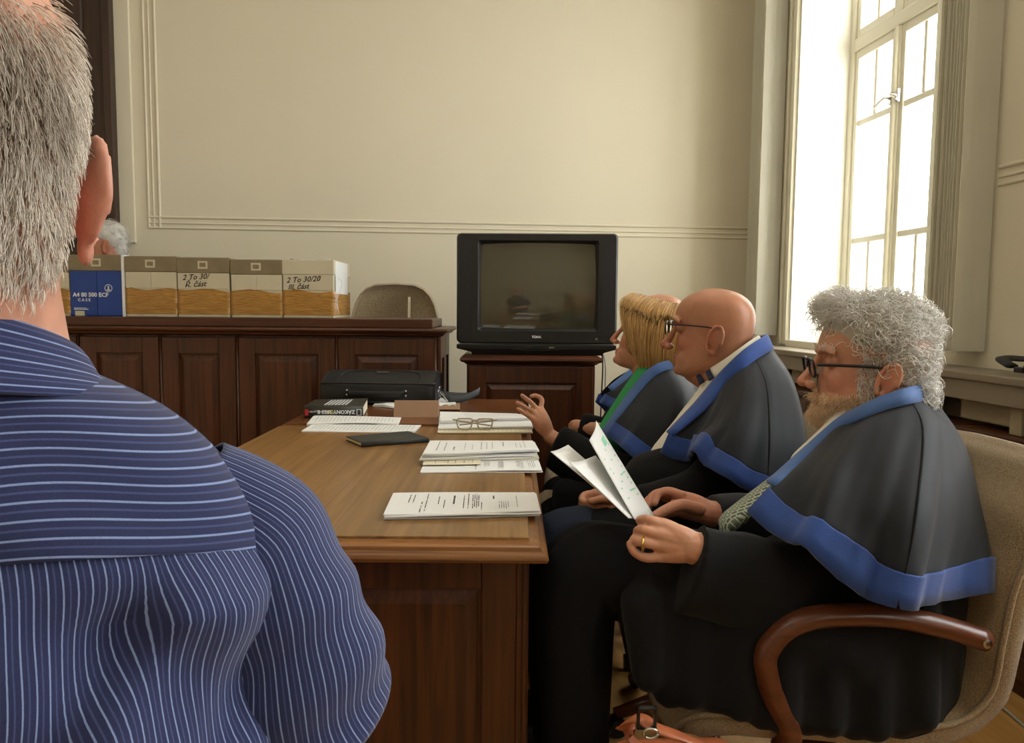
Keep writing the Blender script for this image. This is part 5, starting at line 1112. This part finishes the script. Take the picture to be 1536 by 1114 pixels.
sleeve('sleeve', [(990, 620, 2.62), (980, 690, 2.66), (930, 700, 2.64), (895, 690, 2.6)], [.07, .08, .075, .06], (1, .7), M['robe'], robeC, 24, .009)
t_ = MB()
for dz in (0, .16): t_.chain(A((985, 775, 2.42+dz), (900, 770, 2.42+dz), (838, 776, 2.42+dz)), [.10, .085, .07], 14).chain(A((838, 776, 2.42+dz), (828, 800, 2.42+dz), (834, 980, 2.45+dz)), [.07, .062, .045], 14)
link('trousers', remesh(t_, .01, 4), M['trouser'], pc, world=True, smooth=True)
shoe(pc, at(834, 985, 2.45), T(-1, 0), M['shoe']); shoe(pc, at(834, 950, 2.61), T(-1, 0), M['shoe'])
sm_ = MB().chain(A((975, 558, 2.49), (958, 585, 2.48), (936, 622, 2.47), (915, 660, 2.47)), [.042, .046, .05, .055], 16); link('green_top', remesh(sm_, .006, 3), M['green'], pc, world=True, smooth=True)
cape(robeC, [
 [(966,572,2.42),(942,602,2.39),(930,620,2.37),(921,633,2.36),(907,651,2.36)], [(978,560,2.40),(968,600,2.33),(957,630,2.28),(949,652,2.27),(934,672,2.27)], [(992,553,2.40),(995,598,2.30),(987,640,2.24),(979,674,2.22),(962,694,2.22)],
 [(1004,551,2.42),(1025,588,2.32),(1028,640,2.26),(1025,690,2.24),(1012,712,2.24)], [(1012,550,2.5),(1042,583,2.48),(1050,640,2.46),(1052,690,2.46),(1048,712,2.46)], [(1005,548,2.58),(1030,580,2.66),(1038,640,2.7),(1038,690,2.7),(1034,710,2.7)],
 [(985,552,2.6),(975,580,2.7),(965,630,2.76),(960,670,2.76),(952,690,2.76)], [(968,565,2.54),(938,600,2.6),(922,630,2.62),(912,645,2.62),(902,660,2.62)]], fold=.005, fk=6)
strip('collar', [(900,650,2.365),(922,618,2.38),(945,586,2.395),(966,560,2.395),(985,546,2.39),(1002,541,2.42),(1012,541,2.5),(1002,541,2.58),(980,545,2.61),(960,562,2.56),(936,592,2.6)],
 [(912,648,2.35),(936,618,2.36),(960,588,2.375),(978,568,2.38),(994,557,2.38),(1010,553,2.42),(1019,552,2.5),(1008,553,2.59),(982,560,2.63),(956,578,2.58),(928,608,2.62)], M['velvetd'], robeC, thick=.006)

# ================================================================== the man behind her
pd = thing('person', 'person with a bald crown mostly hidden behind the blonde woman', 'person', T(.52, 3.0, 0))
frD = head_frame((992, 492, 2.92), .25, 0)
b = MB(); head_mb(b, frD); NB = at(990, 560, 3.0)
b.chain([frD.w((-.02, 0, -.02)), frD.w((-.02, 0, -.08)), NB], [.06, .058, .08], 14); b.chain([NB, at(990, 620, 3.0), at(985, 720, 3.0)], [.08, .13, .15], 14)
b.chain([at(1000, 570, 2.85), at(985, 660, 2.8), at(900, 645, 2.85), at(868, 640, 2.9)], [.05, .045, .035, .027], 12); b.chain([at(980, 570, 3.15), at(975, 650, 3.2), at(900, 650, 3.1)], [.05, .045, .035], 12)
for k in range(4): finger(b, A((866, 632+4*k, 2.9), (859, 633+4*k, 2.905), (855, 637+4*k, 2.92)), .0105, .009)
me = remesh(b, .005, 3); skin_colors(me, frD, (202, 146, 116)); link('body', me, M['skin'], pd, world=True, smooth=True)
g = MB().chain(A((985, 740, 3.0), (985, 690, 3.0), (988, 620, 3.0), (990, 565, 3.0)), [.18, .17, .15, .1], 16).chain(A((985, 730, 2.93), (900, 735, 2.93)), [.11, .09], 12).chain(A((985, 730, 3.1), (900, 735, 3.1)), [.11, .09], 12)
g.chain(A((950, 600, 2.9), (925, 640, 2.9)), [.06, .07], 12)
gm = remesh(g, .012, 4); robeD = link('robe', gm, M['robe'], pd, world=True, smooth=True)
sleeve('sleeve', [(1000, 580, 2.85), (990, 650, 2.8), (930, 655, 2.84), (872, 640, 2.9)], [.07, .08, .07, .055], (1, .7), M['robe'], robeD, 33, .009)
sleeve('sleeve', [(980, 580, 3.15), (960, 640, 3.2), (900, 650, 3.1)], [.07, .08, .06], (1, .7), M['robe'], robeD, 34, .01)
cape(robeD, [[(958,552,2.88),(935,570,2.84),(918,584,2.82),(908,592,2.82),(900,604,2.82)], [(975,545,2.86),(965,580,2.78),(950,600,2.74),(940,606,2.74),(932,618,2.74)], [(1000,540,2.86),(1010,575,2.74),(1010,620,2.68),(1005,640,2.67),(1000,655,2.67)],
 [(1020,540,2.92),(1050,570,2.88),(1060,620,2.86),(1060,650,2.86),(1055,665,2.86)], [(1015,540,3.02),(1040,570,3.1),(1050,620,3.16),(1050,650,3.16),(1045,665,3.16)], [(985,542,3.06),(970,570,3.18),(955,610,3.22),(945,625,3.22),(940,640,3.22)], [(955,550,3.0),(925,566,3.06),(908,582,3.08),(900,592,3.08),(895,604,3.08)]], fold=.004)
strip('collar', [(912,580,2.825),(935,562,2.85),(955,546,2.885),(975,538,2.855),(1000,533,2.85),(1022,533,2.92),(1016,533,3.03),(985,535,3.07),(955,545,3.01)], [(918,588,2.81),(942,572,2.835),(962,558,2.87),(978,552,2.845),(1002,546,2.84),(1028,546,2.92),(1020,546,3.05),(986,548,3.09),(952,557,3.03)], M['velvetd'], robeD, thick=.006)
t_ = MB()
for dz in (0, .17): t_.chain(A((985, 730, 2.93+dz), (900, 735, 2.93+dz), (840, 740, 2.93+dz)), [.10, .085, .07], 12).chain(A((840, 740, 2.93+dz), (832, 760, 2.93+dz), (836, 890, 2.95+dz)), [.07, .062, .05], 12)
link('trousers', remesh(t_, .012, 3), M['trouser'], pd, world=True, smooth=True)
shoe(pd, at(836, 890, 2.95), T(-1, 0), M['shoe']); shoe(pd, at(836, 870, 3.12), T(-1, 0), M['shoe'])

# ================================================================== white haired judge behind the boxes
pf = thing('person', 'white haired person in dark robe seated behind the cardboard boxes', 'person', T(U(146, 4.08), 4.08, .262))
frF = head_frame((159, 370, 3.98), -.35, -.12)
b = MB(); head_mb(b, frF); oF = frF.w((-.03, 0, -.14)); b.chain([frF.w((-.02, 0, -.03)), oF], [.06, .062], 14)
b.chain([oF, oF+(0, 0, -.12), oF+(0, 0, -.4)], [.075, .12, .14], 14); me = remesh(b, .006, 3); skin_colors(me, frF, (196, 138, 112)); link('body', me, M['skin'], pf, world=True, smooth=True)
hc = MB()
for c, r in (((-.015, 0, .082), (.101, .088, .068)), ((-.045, 0, .050), (.074, .090, .078)), ((-.062, 0, -.005), (.045, .07, .06))): q = MB().ell(c, r); hc.add(frF.w(q.verts()), q.f)
hm = remesh(hc, .008, 3); colattr(hm, 'Col', np.tile(srgb(206, 202, 194), (len(hm.vertices), 1))); vv = frF.l(mverts(hm)); cap = link('hair', hm, M['hair'], pf, smooth=True)
curly(cap, hm, vv[:, 2] > -.05, frF, 900, .022, .0009, lambda n: haircols(n, (180, 174, 164), (232, 228, 220)), curl=.003, turns=.5, k=5); hm.transform(WM[pf].inverted())
l_ = frF.R[:, 1]; g = MB().chain([oF+(0, 0, -.03), oF+(0, 0, -.15), oF+(0, 0, -.45)], [.09, .13, .14], 16)
for s in (-1, 1): g.chain([oF+(0, 0, -.06), oF+l_*s*.16+(0, 0, -.11), oF+l_*s*.18+(0, 0, -.36), oF+l_*s*.12+frF.R[:, 0]*.2+(0, 0, -.42)], [.065, .065, .06, .05], 14)
g.chain([oF+(0, 0, -.45), oF+(0, 0, -.47)+frF.R[:, 0]*.14], [.14, .10], 14)
for s in (-1, 1): g.chain([oF+(0, 0, -.47)+frF.R[:, 0]*.12+l_*s*.09, np.append((oF+frF.R[:, 0]*.14+l_*s*.09)[:2], .33)], [.09, .05], 12)
link('robe', remesh(g, .012, 4), M['robe'], pf, world=True, smooth=True)
jc2 = copy_tree(jc); pv = oF-frF.R[:, 0]*.02; jc2.location = (pv[0]+.0, min(pv[1]+.16, 4.42), .262); jc2['label'] = 'taupe fabric chair hidden behind the boxes under the white haired person'
# ================================================================== the man in the striped shirt, seen from behind
EU, EV = -.341, .46
pe = thing('person', 'person with short grey hair and blue striped shirt seen from behind', 'person', T(EU, EV, 0))
EA = .48; ECA, ESA = math.cos(EA), math.sin(EA)     # he sits turned to the left
def E3(x, y, z): return T(EU+x*ECA-y*ESA, EV+x*ESA+y*ECA, z)          # x right, y away, z height
frE = Frame(E3(0, 0, 1.222), -pi/2+.0, .02)       # placeholder, set below
class F2(Frame):
    def __init__(s, o, fdir, pitch=0, sc=1.):
        f = np.array(fdir, float); f /= np.linalg.norm(f); l = np.cross((0, 0, 1), f); f2 = f*math.cos(pitch)+np.array([0, 0, math.sin(pitch)]); s.R = np.stack([f2, l, np.cross(f2, l)], 1)*sc; s.o = np.array(o, float); s.sc = sc
frE = F2(E3(-.010, .0, 1.222), T(-math.sin(EA+.05), math.cos(EA+.05)), .0, 1.06)
b = MB(); head_mb(b, frE, ear=1.0, full=.004)
b.chain([frE.w((-.03, 0, -.02)), E3(0, .0, 1.145), E3(0, .0, 1.09)], [.07, .064, .075], 20)
b.chain([E3(0, .0, 1.09), E3(0, .0, .98), E3(0, .0, .75), E3(0, 0, .52)], [.08, .11, .12, .13], 16)
b.chain([E3(.14, 0, 1.0), E3(.195, -.01, .90), E3(.20, .0, .835), E3(.16, .2, .80), E3(.12, .30, .80)], [.05, .046, .045, .038, .03], 14)
b.chain([E3(-.14, 0, 1.0), E3(-.195, -.01, .90), E3(-.20, .0, .835), E3(-.12, .2, .80), E3(-.08, .30, .80)], [.05, .046, .045, .038, .03], 14)
for s in (-1, 1):
    for k in range(4): finger(b, [E3(s*(.12-.012*k), .32, .80), E3(s*(.10-.014*k), .375, .80), E3(s*(.08-.014*k), .40, .785)], .011, .009)
me = remesh(b, .0036, 3); skin_colors(me, frE, (204, 148, 122), (190, 104, 86)); lv = frE.l(mverts(me)); link('body', me, M['skin'], pe, smooth=True); bodyE = pe.children[0]
nn = np.empty(len(lv)*3, np.float32); me.vertices.foreach_get('normal', nn); nn = nn.reshape(-1, 3).astype(float); V = mverts(me)
ay = np.abs(lv[:, 1])
hm_ = (lv[:, 0] < .03) & (lv[:, 2] > -.062) & (lv[:, 2] < .125) & ~((lv[:, 0] > -.045) & (lv[:, 2] < .028) & (ay > .04)) & (ay < .082)
wt = np.where(hm_, np.clip((.098-lv[:, 2]-.02*(1-np.clip(ay/.05, 0, 1)))/.04, .05, 1)*np.clip((lv[:, 2]+.062)/.03, .06, 1), 0)
n = 19000; idx = RNG.choice(len(lv), n, p=wt/wt.sum()); p = V[idx]; q = nn[idx]; k = 5; t = np.linspace(0, 1, k)[None, :, None]
fl = frE.R@np.array((-.25, 0, -1.))/frE.sc; tau = fl[None]+RNG.normal(size=(n, 3))*.22; tau -= q*(tau*q).sum(1)[:, None]; tau /= np.linalg.norm(tau, axis=1)[:, None]
zl = lv[idx, 2]; ln = (np.interp(zl, [-.08, -.03, .05, .1, .13], [.005, .010, .017, .014, .008])*(.6+.7*RNG.random(n)))[:, None, None]
P = p[:, None]-q[:, None]*.001+q[:, None]*(.75*ln*np.sin(t*1.5)*.75)+tau[:, None]*ln*t
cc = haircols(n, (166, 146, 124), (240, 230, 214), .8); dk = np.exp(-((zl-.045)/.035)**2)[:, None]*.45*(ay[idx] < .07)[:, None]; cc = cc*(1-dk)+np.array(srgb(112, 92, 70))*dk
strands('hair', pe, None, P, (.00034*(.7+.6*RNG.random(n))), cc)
me.transform(WM[pe].inverted())
def stripes(name, period, base, line, faint):
    m, nt, p = newmat(name); L = nt.links.new; a = N(nt, 'ShaderNodeAttribute', attribute_name='stripe'); p.inputs['Roughness'].default_value = .8; p.inputs['Specular IOR Level'].default_value = .2; p.inputs['Sheen Weight'].default_value = .15
    dv = N(nt, 'ShaderNodeMath', operation='DIVIDE'); dv.inputs[1].default_value = period; L(a.outputs['Fac'], dv.inputs[0]); fr_ = N(nt, 'ShaderNodeMath', operation='FRACT'); L(dv.outputs[0], fr_.inputs[0])
    r = N(nt, 'ShaderNodeValToRGB'); e = r.color_ramp.elements; e[0].position = 0; e[0].color = (*srgb(*base), 1); e[1].position = 1; e[1].color = (*srgb(*base), 1)
    for pos, c in ((.10, base), (.14, line), (.22, line), (.27, base), (.57, base), (.61, faint), (.69, faint), (.74, base)): x = e.new(pos); x.color = (*srgb(*c), 1)
    L(fr_.outputs[0], r.inputs[0])
    tc = N(nt, 'ShaderNodeTexCoord'); n = N(nt, 'ShaderNodeTexNoise', i_Scale=900, i_Detail=2); L(tc.outputs['Object'], n.inputs['Vector']); mr = N(nt, 'ShaderNodeMapRange'); mr.inputs['To Min'].default_value = .75; mr.inputs['To Max'].default_value = 1.2; L(n.outputs['Fac'], mr.inputs['Value'])
    mx = N(nt, 'ShaderNodeMix', data_type='RGBA', blend_type='MULTIPLY'); mx.inputs[0].default_value = 1; L(r.outputs[0], mx.inputs[6]); L(mr.outputs[0], mx.inputs[7]); L(mx.outputs[2], p.inputs['Base Color'])
    b_ = N(nt, 'ShaderNodeBump', i_Strength=.25, i_Distance=.0006); L(n.outputs['Fac'], b_.inputs['Height']); L(b_.outputs[0], p.inputs['Normal']); return m
M['stripe'] = stripes('striped_cotton', .0092, (42, 47, 82), (128, 144, 184), (66, 74, 114))
def cloth(name, G, s, parent, thick=.0025, cv=False):
    m = MB().grid(G, cv=cv); me = m.mesh(name); a = me.attributes.new('stripe', 'FLOAT', 'POINT'); a.data.foreach_set('value', np.asarray(s, np.float32).ravel()); return link(name, me, M['stripe'], parent, world=True, smooth=True, solid=thick)
SEC = np.array([  # z, half width, half depth back, half depth front
 (1.118, .070, .064, .064), (1.108, .098, .074, .074), (1.096, .124, .084, .08), (1.076, .152, .096, .085), (1.050, .176, .106, .09), (1.022, .190, .114, .1), (.99, .194, .120, .11), (.94, .194, .126, .12), (.86, .190, .130, .13), (.76, .190, .130, .14), (.62, .195, .135, .15), (.48, .20, .14, .15)])
def torso_rows(zs, th):
    """th: 0 = back, +pi/2 = right side, pi = front"""
    R = crom(SEC, 6)[::-1]; P = []
    for z in zs:
        hw, hb, hf = (np.interp(z, R[:, 0], R[:, c]) for c in (1, 2, 3)); c, s_ = np.cos(th), np.sin(th); e = .86
        cx, sx = np.sign(c)*np.abs(c)**e, np.sign(s_)*np.abs(s_)**e
        P.append(np.stack([hw*sx, np.where(c > 0, -hb*cx, -hf*cx), np.full_like(th, z)], 1))
    return np.array(P)
def toW(P):
    x, y = EU+P[..., 0]*ECA-P[..., 1]*ESA, EV+P[..., 0]*ESA+P[..., 1]*ECA
    return np.stack([x*CY+y*SY, -x*SY+y*CY, P[..., 2]], -1)
sh = None
th = np.linspace(-pi/2*1.02, pi/2*1.02, 81)
zs = np.concatenate([np.linspace(1.118, 1.06, 26), np.linspace(1.058, 1.030, 12)])
Y_ = torso_rows(zs, th)
mid = Y_[:, 40]; arc = np.concatenate([[0], np.cumsum(np.linalg.norm(np.diff(mid, axis=0), axis=1))])
seam_dip = .036*np.abs(np.sin(th))**2
Y_[:, :, 2] -= seam_dip[None]*np.linspace(0, 1, len(zs))[:, None]
Y_[:, :, 1] -= .003
Y_[:, :, 1] += .002*np.sin(Y_[:, :, 0]*60+Y_[:, :, 2]*80)
yoke = cloth('yoke', toW(Y_), np.repeat(arc[:, None], 81, 1)+.003*np.sin(th*2)[None]+.0025*np.sin(Y_[:, :, 0]*40), pe)
zs = np.linspace(1.036, .47, 90); Bk = torso_rows(zs, th); u_ = np.cumsum(np.concatenate([[0], np.linalg.norm(np.diff(Bk[20], axis=0), axis=1)]))
dz = (1.036-zs)[:, None]; w_ = np.clip(dz/.05, 0, 1)
Bk[:, :, 2] -= seam_dip[None]*np.clip(1-dz/.06, 0, 1)
fold = .008*np.sin(Bk[:, :, 0]*55+dz*38+1.5)*w_+.010*np.sin((Bk[:, :, 0]-.12)*38-dz*52)*w_*np.clip(Bk[:, :, 0]/.12, 0, 1)+.003*np.sin(Bk[:, :, 0]*120+dz*70)*w_
Bk[:, :, 1] += fold
skew = .018*dz*8*np.clip((Bk[:, :, 0]-.04)/.14, 0, 1)*np.clip(1-dz/.6, 0, 1)
cloth('back_panel', toW(Bk), (u_[None]-skew+fold*.5)*1.4, pe)
th2 = np.linspace(pi/2, 3*pi/2, 41); Fr = torso_rows(np.concatenate([np.linspace(1.118, 1.03, 20), np.linspace(1.02, .47, 30)]), th2); u_ = np.cumsum(np.concatenate([[0], np.linalg.norm(np.diff(Fr[25], axis=0), axis=1)]))
fz = Fr[:, :, 2]; Fr[:, :, 2] = fz-.036*np.clip((1.118-fz)/.088, 0, 1)*np.clip(1-(1.03-fz)/.06, 0, 1)
cloth('front_panel', toW(Fr), np.repeat(u_[None], 50, 0), pe)
for s in (1, -1):
    path = crom([(s*.128, .0, 1.035), (s*.166, -.004, .995), (s*.184, -.012, .948), (s*.196, -.016, .905), (s*.204, -.008, .865)], 9); rad = crom(np.array([[.040], [.056], [.062], [.064], [.066]]), 9)[:, 0]
    tn = np.gradient(path, axis=0); tn /= np.linalg.norm(tn, axis=1)[:, None]; an = np.linspace(0, 2*pi, 61); G = []
    for i in range(len(path)):
        u1 = np.array([1., 0, 0])-tn[i]*tn[i][0]; u1 /= np.linalg.norm(u1); v1 = np.cross(tn[i], u1); f_ = i/(len(path)-1)
        rr_ = rad[i]*(1+.05*np.sin(an*3+f_*9)*f_+.05*np.sin(f_*26+1.5*np.sin(an+.6))*np.clip(f_*2, 0, 1)*(.4+.6*np.abs(np.sin(an*.5+.4))))
        G.append(path[i]+rr_[:, None]*(np.cos(an)[:, None]*u1+np.sin(an)[:, None]*v1))
    G = np.array(G); cloth('sleeve', toW(G), np.repeat((an*.078)[None], len(path), 0)+.006*np.sin(np.linspace(0, 6, len(path)))[:, None], pe)
# collar: folded band standing round the neck
an = np.linspace(-pi*.92, pi*.92, 73); G = []
for q, (r_, zb, zs_, zf) in enumerate(((.062, 1.128, 1.105, 1.085), (.064, 1.160, 1.126, 1.095), (.066, 1.164, 1.129, 1.098), (.071, 1.158, 1.123, 1.092), (.078, 1.138, 1.109, 1.078), (.088, 1.118, 1.098, 1.066))):
    row = []
    for a in an:
        f_ = abs(a)/pi; z = np.interp(f_, [0, .5, 1], [zb, zs_, zf]); row.append((r_*1.06*math.sin(a), -r_*math.cos(a)*1.02, z))
    G.append(row)
G = np.array(G); G = np.array([crom(G[:, j], 4) for j in range(73)]).transpose(1, 0, 2); arc = np.concatenate([[0], np.cumsum(np.linalg.norm(np.diff(G[:, 36], axis=0), axis=1))])
cloth('collar', toW(G), np.repeat(arc[:, None], 73, 1), pe, .003)
t_ = MB()
for s in (-1, 1): t_.chain([E3(s*.09, 0, .53), E3(s*.11, .22, .53), E3(s*.12, .42, .52)], [.12, .09, .07], 14).chain([E3(s*.12, .42, .52), E3(s*.12, .45, .4), E3(s*.12, .42, .1)], [.07, .065, .055], 14)
link('trousers', remesh(t_, .01, 3), M['trouserb'], pe, world=True, smooth=True)
for s in (-1, 1): shoe(pe, E3(s*.12, .42, .1), T(-ESA, ECA), M['shoe'])
st_ = tthing('stool', 'plain wooden stool under the man in the striped shirt', 'stool', EU, EV+.03, 0, EA)
obj('seat', MB().box((-.22, -.2, .375), (.22, .2, .405)), M['darkx'], st_, bevel=.008)
for x in (-.18, .18):
    for y in (-.16, .16): obj('leg', MB().tube([(x, y, 0), (x*.92, y*.92, .376)], [.016, .02], 10), M['dark'], st_, smooth=True, angle=40)
